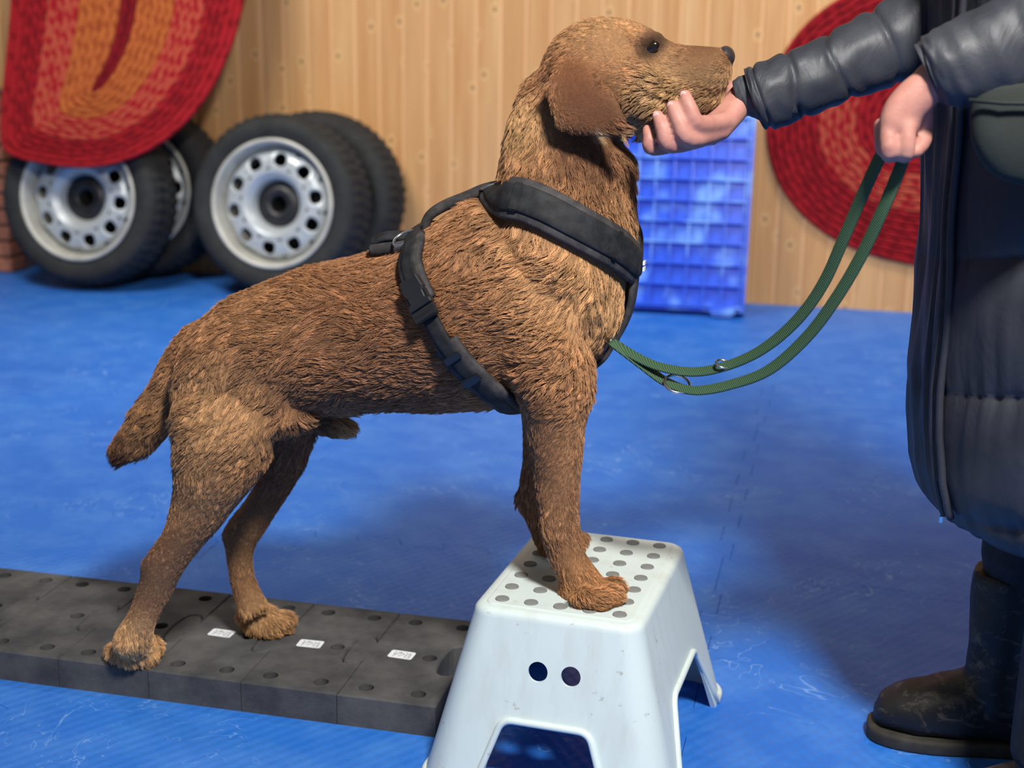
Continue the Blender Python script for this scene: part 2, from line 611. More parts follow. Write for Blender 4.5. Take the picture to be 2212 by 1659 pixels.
def make_wheel():
    root = empty('car_wheel')
    AX = .78
    n = 150
    prof = [(.225, .06), (.232, -.012), (.243, -.022), (.262, -.034), (.285, -.039), (.306, -.034), (.318, -.022), (.326, -.006), (TR, .012),
            (TR, .045), (TR - .007, .05), (TR - .007, .056), (TR, .061), (TR + .002, .078), (TR - .006, .082), (TR - .006, .088), (TR + .002, .092),
            (TR, .11), (TR - .007, .114), (TR - .007, .12), (TR, .125), (TR, .158), (.326, .176), (.306, .204), (.285, .209), (.25, .2), (.225, .19), (.225, .06)]
    prof = [(r, (h - .085) * .90) for r, h in prof]
    V = []
    for k, (r, h) in enumerate(prof):
        for j in range(n):
            a = 2 * math.pi * j / n
            rr = r
            if 7 <= k <= 22:
                q = (j + (1 if k > 14 else 0)) % 3
                if q == 0 and r > .32: rr = r - .0075
            V.append((rr * math.cos(a), h, rr * math.sin(a)))
    t = mesh('tyre', V, grid_faces(len(prof), n), M_RUBBER, root)
    smooth_by_angle(t, 30)
    # rolled lip and well of the rim
    lp = [(r, h * .95) for r, h in [(.226, -.03), (.238, -.10), (.243, -.108), (.238, -.115), (.228, -.113), (.224, -.10), (.219, -.085), (.215, -.06), (.212, -.02), (.20, .02), (.20, .06), (.22, .10), (.226, .1)]]
    V, F = lathe(lp, 96)
    mesh('rim_lip', V, F + [], M_LIP, root)
    # stamped disc with ten windows
    NH, K = 10, 20
    V, F = [], []

    def hz(r):  # height of the disc over r
        pts = [(.0, -.02), (.076, -.02), (.092, -.066), (.112, -.082), (.155, -.080), (.178, -.070), (.192, -.045), (.2, -.03)]
        for (a, ha), (b, hb) in zip(pts, pts[1:]):
            if a <= r <= b:
                t = (r - a) / (b - a); t = t * t * (3 - 2 * t)
                return ha + (hb - ha) * t
        return 0.0
    for s in range(NH):
        a0 = 2 * math.pi * (s + .5) / NH
        w = math.pi / NH
        off = len(V)
        for ringk in range(5):
            for j in range(K):
                t = 2 * math.pi * j / K
                hr, ha = .1545 + .0225 * sg(math.cos(t), .85), .0232 * sg(math.sin(t), .85) * (1 - .22 * math.cos(t)) / .1545
                # sector border point in the same direction
                c, si = math.cos(t), math.sin(t)
                k = 1 / max(abs(c), abs(si))
                br, ba = .1545 + .0325 * c * k, w * si * k
                if ringk == 0: r, a, dz = hr, ha, .009
                elif ringk == 1: r, a, dz = hr, ha, .003
                elif ringk == 2: r, a, dz = hr + (br - hr) * .16, ha + (ba - ha) * .16, -.002
                elif ringk == 3: r, a, dz = hr + (br - hr) * .5, ha + (ba - ha) * .5, 0
                else: r, a, dz = br, ba, 0
                V.append((r * math.cos(a0 + a), hz(r) + dz, r * math.sin(a0 + a)))
        F += grid_faces(5, K, off=off)
    off = len(V)
    pr_ = [.122, .117, .111, .105, .099, .094, .089, .084, .079, .075]
    NN = 100
    for r in pr_:
        for j in range(NN):
            a = 2 * math.pi * j / NN
            V.append((r * math.cos(a), hz(r), r * math.sin(a)))
    F += grid_faces(len(pr_), NN, off=off)
    off = len(V)
    pr_ = [.187, .192, .196, .2, .201]
    for k, r in enumerate(pr_):
        for j in range(NN):
            a = 2 * math.pi * j / NN
            V.append((r * math.cos(a), hz(min(r, .2)) + (.03 if k == 4 else 0), r * math.sin(a)))
    F += grid_faces(len(pr_), NN, off=off)
    V = [(x * 1.07, y, z * 1.07) for x, y, z in V]
    mesh('wheel_disc', V, F, M_RIM, root)
    V, F = lathe([(.090, -.02), (.086, -.03), (.072, -.028), (.068, -.040), (.035, -.040), (.031, -.032), (.031, .05)], 48)
    hub = mesh('hub_plate', V, F, M_HUB, root)
    for s in range(5):
        bm = bmesh.new()
        a = 2 * math.pi * s / 5 + .3
        bmesh.ops.create_cone(bm, cap_ends=True, segments=10, radius1=.0075, radius2=.0075, depth=.004,
                              matrix=Matrix.Translation((.052 * math.cos(a), -.040, .052 * math.sin(a))) @ Matrix.Rotation(math.pi / 2, 4, 'X'))
        frombm('bolt_hole', bm, M_DARK, hub)
    bm = bmesh.new()
    bmesh.ops.create_cone(bm, cap_ends=True, segments=48, radius1=.205, radius2=.205, depth=.01, matrix=Matrix.Translation((0, .06, 0)) @ Matrix.Rotation(math.pi / 2, 4, 'X'))
    frombm('brake_side', bm, M_DARK, root)
    tube('valve_stem', [(.186, -.03, .0), (.184, -.06, .0), (.178, -.085, .0)], .004, M_DARK, root)
    return root


def copy_tree(o, parent=None):
    c = o.copy()
    COL.objects.link(c)
    c.parent = parent
    for ch in list(o.children):
        copy_tree(ch, c)
    return c


wheel = make_wheel()
GW = 'spare car wheels by the plank wall'
lean = math.radians(-11)
WH = [((196, 420), 4.845, 'car wheel with silver rim half covered by the hanging red rug', .4, -7, 0),
      ((610, 440), 4.905, 'car wheel with silver ten-hole rim standing in front, nearest the dog\'s back', .12, -7, 0),
      ((690, 424), 5.137, 'car wheel leaning behind the uncovered silver-rimmed wheel, mostly hidden', .0, -7, 0),
      ((318, 425), 5.125, 'dark car wheel half hidden behind the rug-covered wheel, against the wall', .2, -7, 0)]
for k, (pp, Y, lab, spin, ln, yw) in enumerate(WH):
    w = wheel if k == 0 else copy_tree(wheel)
    c = D(pp[0], pp[1], Y)
    ln = math.radians(ln)
    zmin = TR * math.cos(ln) + .11 * abs(math.sin(ln)) + .004
    w.matrix_basis = Matrix.Translation((c.x, Y, zmin)) @ Matrix.Rotation(math.radians(yw), 4, 'Z') @ Matrix.Rotation(ln, 4, 'X') @ Matrix.Rotation(spin, 4, 'Y')
    tag(w, lab, 'wheel', GW)


# ------------------------------------------------------------------ braided rugs
def rug_material():
    m = Mat('braided_wool', rough=.9, spec=.15)
    a = m.t.nodes.new('ShaderNodeAttribute'); a.attribute_name = 'Col'
    n = m.noise(m.coord('Object'), 260, 3)
    m.col(m.mix(m.math('MULTIPLY', n, .5), a.outputs['Color'], (.02, .002, .002, 1)))
    m.bump(n, .4, .001)
    return m.m


M_RUG = rug_material()
RED, DRED, SAL, ORA, MAR = sl(174, 32, 42), sl(138, 22, 32), sl(196, 88, 68), sl(198, 108, 56), sl(118, 18, 30)


def rug(name, outline, centre, place, bands, rows, label, thick=.014):
    """outline, centre: closed lists of matching 2-D points; place(x, y) -> room point and normal"""
    root = empty(name, place(*centre[0])[0])
    tag(root, label, 'rug', 'braided oval rugs')
    n = len(outline)
    L = 0
    for i in range(n):
        L += (place(*outline[i])[0] - place(*outline[i - 1])[0]).length
    for k in range(rows):
        t0, t1 = k / rows, (k + 1) / rows
        tm = (t0 + t1) / 2
        base, alt, prob = next(b[1:] for b in bands if tm <= b[0])
        pts = [(centre[i][0] + (outline[i][0] - centre[i][0]) * tm, centre[i][1] + (outline[i][1] - centre[i][1]) * tm) for i in range(n)]
        hw = [(Vector(outline[i]) - Vector(centre[i])) * (.5 / rows) for i in range(n)]
        # resample along the row
        P = [place(*p)[0] for p in pts]
        cum = [0]
        for i in range(n):
            cum.append(cum[-1] + (P[(i + 1) % n] - P[i]).length)
        S = max(60, int(cum[-1] / .0075)); S += S % 2
        pitch = .026
        nl = max(6, int(cum[-1] / pitch))
        V, C = [], []
        m = 9
        j = 0
        for s in range(S):
            d = cum[-1] * s / S
            while cum[j + 1] < d: j += 1
            f = (d - cum[j]) / max(1e-9, cum[j + 1] - cum[j])
            p = Vector(pts[j % n]).lerp(Vector(pts[(j + 1) % n]), f)
            h = hw[j % n].lerp(hw[(j + 1) % n], f)
            for q in range(m):
                c = -1 + 2 * q / (m - 1)
                ph = nl * s / S + .5 * abs(c) + (.5 if c > 0 else 0)
                lump = abs(math.sin(math.pi * ph)) ** .6
                pos, nor = place(p.x + h.x * c * 1.02, p.y + h.y * c * 1.02)
                z = thick * (math.sqrt(max(0, 1 - (abs(c) ** 2.6))) * (.55 + .45 * lump)) * (1 - .3 * (1 - abs(c)) ** 4)
                V.append(pos + nor * z)
                idx = int(math.floor(ph)) * 2 + (1 if c > 0 else 0)
                C.append(alt if ((idx * 7919 + k * 31) % 100) / 100 < prob else base)
        F = grid_faces(S, m, closed_u=True, closed_v=False)
        # underside
        off = len(V)
        for s in range(S):
            for q in (0, m - 1):
                V.append(V[s * m + q] - place(*pts[0])[1] * .006)
                C.append(base)
        for s in range(S):
            s2 = (s + 1) % S
            F += [(s * m, off + 2 * s, off + 2 * s2, s2 * m), (s * m + m - 1, s2 * m + m - 1, off + 2 * s2 + 1, off + 2 * s + 1), (off + 2 * s, off + 2 * s + 1, off + 2 * s2 + 1, off + 2 * s2)]
        o = mesh('braid_row', V, F, M_RUG, root)
        ca = o.data.color_attributes.new('Col', 'FLOAT_COLOR', 'POINT')
        ca.data.foreach_set('color', np.array(C, dtype=np.float32).ravel())
    return root


def resample(pts, n):
    P = [Vector(p) for p in pts]
    P.append(P[0])
    cum = [0]
    for a, b in zip(P, P[1:]): cum.append(cum[-1] + (b - a).length)
    out, j = [], 0
    for k in range(n):
        d = cum[-1] * k / n
        while cum[j + 1] < d: j += 1
        out.append(P[j].lerp(P[j + 1], (d - cum[j]) / max(1e-9, cum[j + 1] - cum[j])))
    return out


def cspline(pts, sub=6):
    P = [Vector(p) for p in pts]; n = len(P)
    return [cr(P[i - 1], P[i], P[(i + 1) % n], P[(i + 2) % n], k / sub) for i in range(n) for k in range(sub)]


# leaning rug: lies on a slanted plane from the wheels up to the wall
def lean_hit(px, py):
    d = ray(px, py)
    nn = np.array([0, -1, .34])
    p0 = np.array([0, 4.685, .48])
    t = np.dot(p0 - CAMP, nn) / np.dot(d, nn)
    p = CAMP + d * t
    return p


oL = [(282, -620), (400, -590), (490, -480), (540, -330), (553, -190), (545, -80), (524, 0), (503, 80), (472, 155), (430, 225), (378, 283), (318, 326), (248, 354), (170, 362), (95, 352), (42, 340), (14, 318), (8, 270), (13, 190), (22, 100), (30, 0), (36, -120), (50, -280), (90, -450), (170, -580)]
cl_ = [(290, -420), (290, -412), (290, -385), (289, -330), (288, -250), (286, -150), (283, -60), (279, 10), (271, 60), (258, 105), (243, 140), (228, 166), (217, 181), (210, 188)]
cL = cl_ + [(211, 186), (213, 184), (217, 180), (225, 168), (240, 145), (256, 108), (272, 50), (282, -40), (287, -180), (289, -330), (290, -412)]
oL3 = [lean_hit(*p) for p in oL]; cL3 = [lean_hit(*p) for p in cL]
# plane coordinates (x, along the slope)
sq = math.sqrt(1 + .34 ** 2)
to2 = lambda p: (p[0], (p[2] - .48) * sq)
nrmL = Vector((0, -1, .34)).normalized()


def placeL(x, s):
    z = s / sq
    yy = 4.685 + .34 * z
    bend = .045 * math.sin((x + 2.7) * 5.0) * .5
    return Vector((x, yy + bend, .48 + z)), nrmL


o2 = cspline([to2(p) for p in oL3]); c2 = cspline([to2(p) for p in cL3])
rug('braided_rug', [tuple(p) for p in o2], [tuple(p) for p in c2], placeL,
    [(.09, MAR, DRED, .4), (.37, ORA, sl(168, 82, 42), .42), (.64, SAL, RED, .45), (.88, DRED, RED, .35), (1.01, RED, DRED, .2)], 15,
    'red and orange braided oval rug draped over the wheel at the left')

# rug hung flat on the wall, mostly behind the person
a_, b_ = .70, .53
cen = D(2085, 262, WALL_Y - .02)
n_ = 160
oR = [(a_ * sg(math.cos(2 * math.pi * k / n_), .9), b_ * sg(math.sin(2 * math.pi * k / n_), .9)) for k in range(n_)]
cR = [(max(-.19, min(.19, x)) if abs(x) < .19 else math.copysign(.19, x), 0.002 * math.copysign(1, y)) for x, y in oR]


def placeR(x, s):
    return Vector((cen.x + x, WALL_Y - .012, cen.z + s)), Vector((0, -1, 0))


rug('braided_rug', oR, cR, placeR,
    [(.10, MAR, DRED, .4), (.36, RED, DRED, .4), (.62, SAL, RED, .5), (.82, DRED, RED, .3), (1.01, DRED, RED, .5)], 19,
    'red braided oval rug hung on the plank wall behind the person', .013)

# ------------------------------------------------------------------ blue crate leaning on the wall
M_CRATE = Mat('blue_crate_plastic', sl(44, 98, 232), .26, spec=.6)
_n = M_CRATE.noise(M_CRATE.coord('Object'), 5, 2)
M_CRATE.col(M_CRATE.mix(M_CRATE.ramp(_n, [(.48, 0.0), (.6, 1.0)]), sl(36, 92, 226), sl(112, 166, 246)))
M_CRATE = M_CRATE.m
crate = empty('plastic_crate')
tag(crate, 'blue plastic crate stood on end against the plank wall, ribbed grid base outward', 'crate')
CW, CH = .60, .70
bm = bmesh.new(); box(bm, -CW, 0, .012, .03, 0, CH)
bmesh.ops.bevel(bm, geom=list(bm.edges), offset=.004, segments=1, affect='EDGES')
frombm('base_panel', bm, M_CRATE, crate)
nx, nz = 9, 9
for k in range(nx + 1):
    bm = bmesh.new(); x = -CW + .004 + (CW - .012) * k / nx
    box(bm, x - .0035, x + .0035, -.012, .0125, .0, CH)
    frombm('upright_rib', bm, M_CRATE, crate)
for k in range(nz + 1):
    bm = bmesh.new(); z = .004 + (CH - .012) * k / nz
    box(bm, -CW, 0, -.018, .0125, z - .004, z + .004)
    frombm('cross_rib', bm, M_CRATE, crate)
bm = bmesh.new()
box(bm, -CW - .012, -CW, .0, .12, 0, CH); box(bm, 0, .012, .0, .12, 0, CH)
box(bm, -CW - .012, .012, .0, .12, -.012, 0); box(bm, -CW - .012, .012, .0, .12, CH, CH + .012)
frombm('side_wall', bm, M_CRATE, crate)
for x in (-.11, -CW + .02):
    bm = bmesh.new(); box(bm, x, x + .09, -.03, .03, -.03, .012)
    bmesh.ops.bevel(bm, geom=list(bm.edges), offset=.01, segments=2, affect='EDGES')
    frombm('foot', bm, M_CRATE, crate)
crate.matrix_basis = Matrix.Translation((-.352, 4.985, .032)) @ Matrix.Rotation(math.radians(2.0), 4, 'Z') @ Matrix.Rotation(math.radians(-14), 4, 'X')


# ------------------------------------------------------------------ foam blocks
def foam_material():
    m = Mat('charcoal_foam', rough=.8, spec=.3)
    c = m.coord('Position')
    a = m.noise(c, 14, 5, .6)
    b = m.noise(c, 300, 2)
    k = m.mix(m.ramp(a, [(.35, 0.0), (.75, 1.0)]), sl(64, 65, 68), sl(102, 102, 100))
    m.col(m.mix(m.math('MULTIPLY', b, .25), k, sl(44, 45, 48)))
    m.bump(b, .35, .0012)
    return m.m


M_FOAM = foam_material()
M_STICK = simple('white_sticker', sl(232, 238, 244), .35)
M_INK = simple('black_ink', (.012, .012, .014, 1), .5)
BW, BD, BHT = .1525, .305, .05


def block_outline(g):
    # dovetail tab on the left side, matching socket on the right
    tab = [(0, .185), (-.004, .196), (-.010, .204), (-.020, .205), (-.029, .199), (-.033, .188), (-.036, .152), (-.033, .117), (-.029, .106), (-.020, .100), (-.010, .101), (-.004, .109), (0, .120)]
    out = [(0, 0), (BW, 0)] + [(BW + x, y) for x, y in reversed(tab)] + [(BW, BD), (0, BD)] + tab
    return inset(out, g)


bm = bmesh.new()
prism(bm, block_outline(.0006), block_outline(.0030), 0, BHT - .003, BHT)
bm.faces.ensure_lookup_table()
bmesh.ops.triangulate(bm, faces=[f for f in bm.faces if len(f.verts) > 4])
proto = frombm('foam_block', bm, M_FOAM)
HOLES = [(.036, .030), (.117, .030), (.098, .150), (.036, .272), (.117, .272)]
bm = bmesh.new()
for x, y in HOLES:
    bmesh.ops.create_cone(bm, cap_ends=True, segments=28, radius1=.0115, radius2=.0115, depth=.05, matrix=Matrix.Translation((x, y, BHT)))
cut = frombm('cut', bm)
md = proto.modifiers.new('b', 'BOOLEAN'); md.object = cut; md.operation = 'DIFFERENCE'; md.solver = 'EXACT'
bake(proto)
bpy.data.objects.remove(cut)
block_me = proto.data
bpy.data.objects.remove(proto)
# sticker with a scribbled print
bm = bmesh.new()
sw, sh, rr = .040, .026, .004
pts = []
for cx, cy, a0 in ((sw / 2 - rr, sh / 2 - rr, 0), (-sw / 2 + rr, sh / 2 - rr, 90), (-sw / 2 + rr, -sh / 2 + rr, 180), (sw / 2 - rr, -sh / 2 + rr, 270)):
    for k in range(5):
        a = math.radians(a0 + 22.5 * k)
        pts.append((cx + rr * math.cos(a), cy + rr * math.sin(a)))
prism(bm, pts, pts, 0, .0004, .00045)
stick_me = bpy.data.meshes.new('sticker'); bm.to_mesh(stick_me); bm.free(); stick_me.materials.append(M_STICK)
strokes = [[(-.013, .009), (-.010, .004), (-.013, .001), (-.009, -.003)], [(-.012, -.009), (-.011, -.004), (-.006, .001), (-.002, .006)],
           [(-.007, .004), (-.004, .008), (-.002, .004), (.001, .007)], [(-.004, -.007), (.001, -.001), (.004, .002), (.001, .003)],
           [(.006, .008), (.008, .004), (.012, .005), (.013, .009)], [(.006, .001), (.009, -.002), (.006, -.005), (.009, -.009)],
           [(.011, .001), (.015, .003), (.014, -.002), (.011, -.003)], [(.012, -.006), (.015, -.005), (.014, -.010), (.011, -.009)]]


def stroke_mesh():
    V, F = [], []
    for s in strokes:
        P = spline([(x, y, .0006) for x, y in s], 5)
        off = len(V)
        for i, p in enumerate(P):
            d = (P[min(i + 1, len(P) - 1)] - P[max(i - 1, 0)]).normalized()
            n = Vector((-d.y, d.x, 0)) * .00042
            V += [p + n, p - n]
        F += [(off + 2 * i, off + 2 * i + 1, off + 2 * i + 3, off + 2 * i + 2) for i in range(len(P) - 1)]
    me = bpy.data.meshes.new('print'); me.from_pydata([tuple(v) for v in V], [], F); me.materials.append(M_INK)
    return me


print_me = stroke_mesh()
BX0, BY0 = -.529, 1.757
names = ['charcoal foam block with open end socket, next to the white stool', 'charcoal foam block with white sticker, second from the stool',
         'charcoal foam block with white sticker under the dog\'s far hind paw', 'charcoal foam block under the dog\'s near hind paw',
         'charcoal foam block left of the one under the near hind paw', 'charcoal foam block farthest from the stool, only its back corner in view']
for k in range(6):
    r_ = empty('foam_block', (BX0 - BW * (k + 1), BY0, 0))
    tag(r_, names[k], 'foam block', 'interlocking foam blocks in a row')
    bo = link('block_body', block_me, None, r_)
    bo.matrix_parent_inverse = Matrix()
    if k in (0, 1, 2):
        s_ = link('sticker', stick_me, None, r_); s_.matrix_parent_inverse = Matrix()
        s_.location = (.052, .150, BHT)
        s_.rotation_euler.z = math.radians((-3, 2, -2)[k])
        tag(s_, 'white sticker with a black scribbled print')
        q = link('print', print_me, None, s_); q.matrix_parent_inverse = Matrix()


# ------------------------------------------------------------------ step stool
def stool_material():
    m = Mat('white_stool_plastic', rough=.42, spec=.45)
    c = m.coord('Object')
    st = m.noise(m.coord('Object', (8, 8, 1.2)), 4, 5, .6)
    k = m.mix(m.ramp(st, [(.5, 0.0), (.78, .5)]), sl(212, 226, 224), sl(192, 194, 182))
    d = m.noise(c, 55, 3, .7)
    k = m.mix(m.ramp(d, [(.66, 0.0), (.74, .55)]), k, sl(150, 142, 124))
    m.col(k)
    m.bump(m.noise(c, 420, 2), .10, .0006)
    return m.m


M_STOOL = stool_material()
M_DOT = simple('grey_antislip_rubber', sl(128, 130, 128), .75, vary=.1)
SH, B2, T2 = .25, (.178, .222), (.118, .168)


def st_dims(z):
    t = min(1, max(0, z / (SH - .012)))
    return B2[0] + (T2[0] - B2[0]) * t, B2[1] + (T2[1] - B2[1]) * t, .052 + (.030 - .052) * t


def rr_ring(hx, hy, r, z, k=8, d=0):
    hx, hy, r = hx - d, hy - d, max(.004, r - d)
    out = []
    for cx, cy, a0 in ((hx - r, hy - r, 0), (-hx + r, hy - r, 90), (-hx + r, -hy + r, 180), (hx - r, -hy + r, 270)):
        for j in range(k + 1):
            a = math.radians(a0 + 90 * j / k)
            out.append((cx + r * math.cos(a), cy + r * math.sin(a), z))
    return out


def ring_solid(rings):
    n = len(rings[0])
    V = [p for r in rings for p in r]
    F = grid_faces(len(rings), n)
    F += [tuple(range(n))[::-1], tuple(range((len(rings) - 1) * n, len(rings) * n))]
    return V, F


def stool_solid(d, z0, ztop, rnd):
    rings = [rr_ring(*st_dims(z), z, d=d) for z in (z0, .06, .12, .18)]
    hx, hy, r = st_dims(ztop - rnd)
    for j in range(5):
        a = math.radians(90 * j / 4)
        rings.append(rr_ring(hx, hy, r, ztop - rnd + rnd * math.sin(a), d=d + rnd * (1 - math.cos(a))))
    return ring_solid(rings)


stool = empty('step_stool')
tag(stool, 'white plastic step stool with grey anti-slip dots under the dog\'s front paws', 'step stool')
shell = mesh('shell', *stool_solid(0, 0, SH, .012), M_STOOL, None, smooth=False)
inner = mesh('cut', *stool_solid(.0042, -.02, SH - .005, .010), None, None, smooth=False)
NA, LA = (.096, .060, .108), (.150, .080, .118)   # arch: half width at the floor, half width on top, height


def arch_pts(A, k=6, g=0.0):
    b, t, h = A
    r = .016
    out = [(-b - g, -.03 if g == 0 else 0)]
    dx, dy = (b - t), h
    L = math.hypot(dx, dy)
    p1 = Vector((-t, h)); u = Vector((-dx, -dy)) / L
    q0 = p1 + u * r; q2 = p1 + Vector((r, 0))
    arc = [(q0.lerp(p1, j / k)).lerp(p1.lerp(q2, j / k), j / k) for j in range(k + 1)]
    out += [tuple(p) for p in arc]
    out += [(-x, y) for x, y in reversed(out)]
    return out


bm = bmesh.new()


def cut_prism(bm, pts, axis, lo, hi):
    def P(s, z, d): return (s, d, z) if axis == 'Y' else (d, s, z)
    a = [bm.verts.new(P(s, z, lo)) for s, z in pts]
    b = [bm.verts.new(P(s, z, hi)) for s, z in pts]
    n = len(pts)
    bm.faces.new(a); bm.faces.new(b[::-1])
    for i in range(n):
        bm.faces.new((a[i], b[i], b[(i + 1) % n], a[(i + 1) % n]))


cut_prism(bm, arch_pts(NA), 'Y', -.4, .4)
arches = frombm('cut', bm)
bm = bmesh.new()
cut_prism(bm, arch_pts(LA), 'X', -.4, .4)
arches2 = frombm('cut', bm)
bm = bmesh.new()
for x in (-.016, .029):
    bmesh.ops.create_cone(bm, cap_ends=True, segments=28, radius1=.0135, radius2=.0135, depth=.8, matrix=Matrix.Translation((x, 0, .176)) @ Matrix.Rotation(math.pi / 2, 4, 'X'))
holes = frombm('cut', bm)
for c in (inner, arches, arches2, holes):
    md = shell.modifiers.new('b', 'BOOLEAN'); md.object = c; md.operation = 'DIFFERENCE'; md.solver = 'EXACT'
bake(shell)
for c in (inner, arches, arches2, holes):
    bpy.data.objects.remove(c)
if not shell.data.materials: shell.data.materials.append(M_STOOL)
for i in range(len(shell.data.materials)): shell.data.materials[i] = M_STOOL
smooth_by_angle(shell, 40)
shell.parent = stool


# thickened rim that runs round the feet and over the four arches
def rim_loop(off):
    loop = []
    for side in range(4):
        A = NA if side in (0, 2) else LA
        pts = arch_pts(A)
        pts = [(s, max(z, .005)) for s, z in pts]
        seq = []
        for (s0, z0), (s1, z1) in zip(pts, pts[1:]):
            for k in range(4):
                t = k / 4
                seq.append((s0 + (s1 - s0) * t, z0 + (z1 - z0) * t))
        seq.append(pts[-1])
        for s, z in seq:
            hx, hy, r = st_dims(z)
            loop.append({0: (s, -hy - off, z), 1: (hx + off, s, z), 2: (-s, hy + off, z), 3: (-hx - off, -s, z)}[side])
        hx, hy, r = st_dims(.005)
        cx, cy, a0 = {0: (hx - r, -hy + r, -90), 1: (hx - r, hy - r, 0), 2: (-hx + r, hy - r, 90), 3: (-hx + r, -hy + r, 180)}[side]
        for j in range(9):
            a = math.radians(a0 + 90 * j / 8)
            loop.append((cx + (r + off) * math.cos(a), cy + (r + off) * math.sin(a), .005))
    return [Vector(p) for p in loop]


tube('rim', rim_loop(.001), .0048, M_STOOL, stool, n=10, closed=True)
foot_ring = rim_loop(.005)
# raised tread panel and its dots
V, F = ring_solid([rr_ring(.1005, .1505, .012, z, d=d) for z, d in ((SH - .002, 0), (SH + .0008, 0), (SH + .0016, .0012))])
tread = mesh('tread_panel', V, F, M_STOOL, stool, smooth=False)
bm = bmesh.new()
bmesh.ops.create_cone(bm, cap_ends=True, segments=24, radius1=.0100, radius2=.0092, depth=.0022)
dot_me = bpy.data.meshes.new('antislip_dot'); bm.to_mesh(dot_me); bm.free(); dot_me.materials.append(M_DOT)
for i in range(5):
    for j in range(7):
        d = link('antislip_dot', dot_me, None, tread)
        d.location = (-.0815 + .04075 * i, -.1335 + .0445 * j, SH + .0022)
STC = Vector((-.329, 1.832, 0))
stool.matrix_basis = Matrix.Translation(STC) @ Matrix.Rotation(math.radians(-3.5), 4, 'Z')


# ------------------------------------------------------------------ the dog
DY = 1.83
dog = empty('dog', (D(800, 900, DY).x, DY, .05))
tag(dog, 'reddish-brown wire-haired dog, front paws on stool, hind paws on foam blocks', 'dog')
_m = Mat('dog_undercoat', rough=.85, spec=.2)
_a = _m.t.nodes.new('ShaderNodeAttribute'); _a.attribute_name = 'coat'
_n = _m.noise(_m.coord('Position', (1, 1, 1)), 220, 3)
_m.col(_m.mix(_m.math('MULTIPLY', _n, .7), _a.outputs['Color'], (.05, .022, .010, 1)))
_m.bump(_n, .5, .002)
M_SKIN = _m.m
ds = Soup()


def st(y, rows):
    """rows: (ax, ay, bx, by, halfwidth[, y]) picture points of the two outlines"""
    out = []
    for r in rows:
        yy = r[5] if len(r) > 5 else y
        out.append((D(r[0], r[1], yy), D(r[2], r[3], yy), r[4]))
    return out


# trunk from the rump to the chest
ds.loft(st(DY, [(432, 700, 402, 840, .045), (462, 672, 420, 885, .085), (530, 630, 505, 905, .108), (640, 588, 620, 892, .112), (760, 556, 745, 885, .112),
                (870, 530, 870, 880, .120), (950, 480, 985, 876, .130), (1025, 432, 1095, 872, .138), (1085, 412, 1200, 850, .138), (1140, 440, 1290, 740, .125),
                (1190, 470, 1345, 640, .10), (1240, 520, 1345, 600, .06)]), n=36, e=.9)
# neck from the shoulders up to the skull
ds.loft(st(DY, [(1040, 520, 1270, 800, .10), (1078, 425, 1340, 690, .125), (1085, 385, 1360, 590, .118), (1092, 335, 1366, 505, .100), (1104, 270, 1364, 415, .090),
                (1124, 212, 1360, 345, .082), (1160, 158, 1330, 300, .075), (1200, 120, 1310, 260, .06)]), n=32)
# skull, stop and muzzle
ds.loft(st(DY, [(1168, 170, 1196, 240, .03), (1186, 110, 1230, 290, .062), (1225, 62, 1272, 305, .076), (1285, 36, 1318, 300, .080), (1345, 38, 1358, 290, .076), (1396, 55, 1398, 276, .068),
                (1430, 78, 1432, 262, .056), (1462, 94, 1458, 248, .048), (1505, 98, 1500, 228, .044), (1545, 101, 1541, 205, .041), (1568, 104, 1566, 186, .036), (1580, 112, 1579, 168, .024)]), n=28, e=.92)
# lower jaw with its beard
ds.loft(st(DY, [(1380, 210, 1385, 300, .045), (1430, 200, 1432, 290, .042), (1480, 190, 1484, 268, .036), (1520, 182, 1526, 248, .032), (1548, 176, 1550, 232, .026), (1565, 178, 1564, 214, .016)]), n=20)
# cheek and brow
for s_ in (-1, 1):
    ds.ball(D(1400, 195, DY) + Vector((0, s_ * .048, 0)), (.045, .024, .034))
    ds.ball(D(1392, 82, DY) + Vector((0, s_ * .048, 0)), (.022, .016, .011))
    ds.ball(D(1520, 168, DY) + Vector((0, s_ * .026, 0)), (.034, .017, .019))
# ears
for s_ in (-1, 1):
    ey = lambda k: DY + s_ * k
    ds.loft(st(0, [(1196, 142, 1252, 116, .006, ey(.070)), (1180, 178, 1284, 144, .0075, ey(.090)), (1180, 218, 1318, 184, .0075, ey(.100)), (1188, 258, 1346, 230, .007, ey(.105)),
                   (1206, 284, 1354, 274, .006, ey(.106)), (1262, 294, 1352, 300, .005, ey(.104))]), n=24, e=.9)
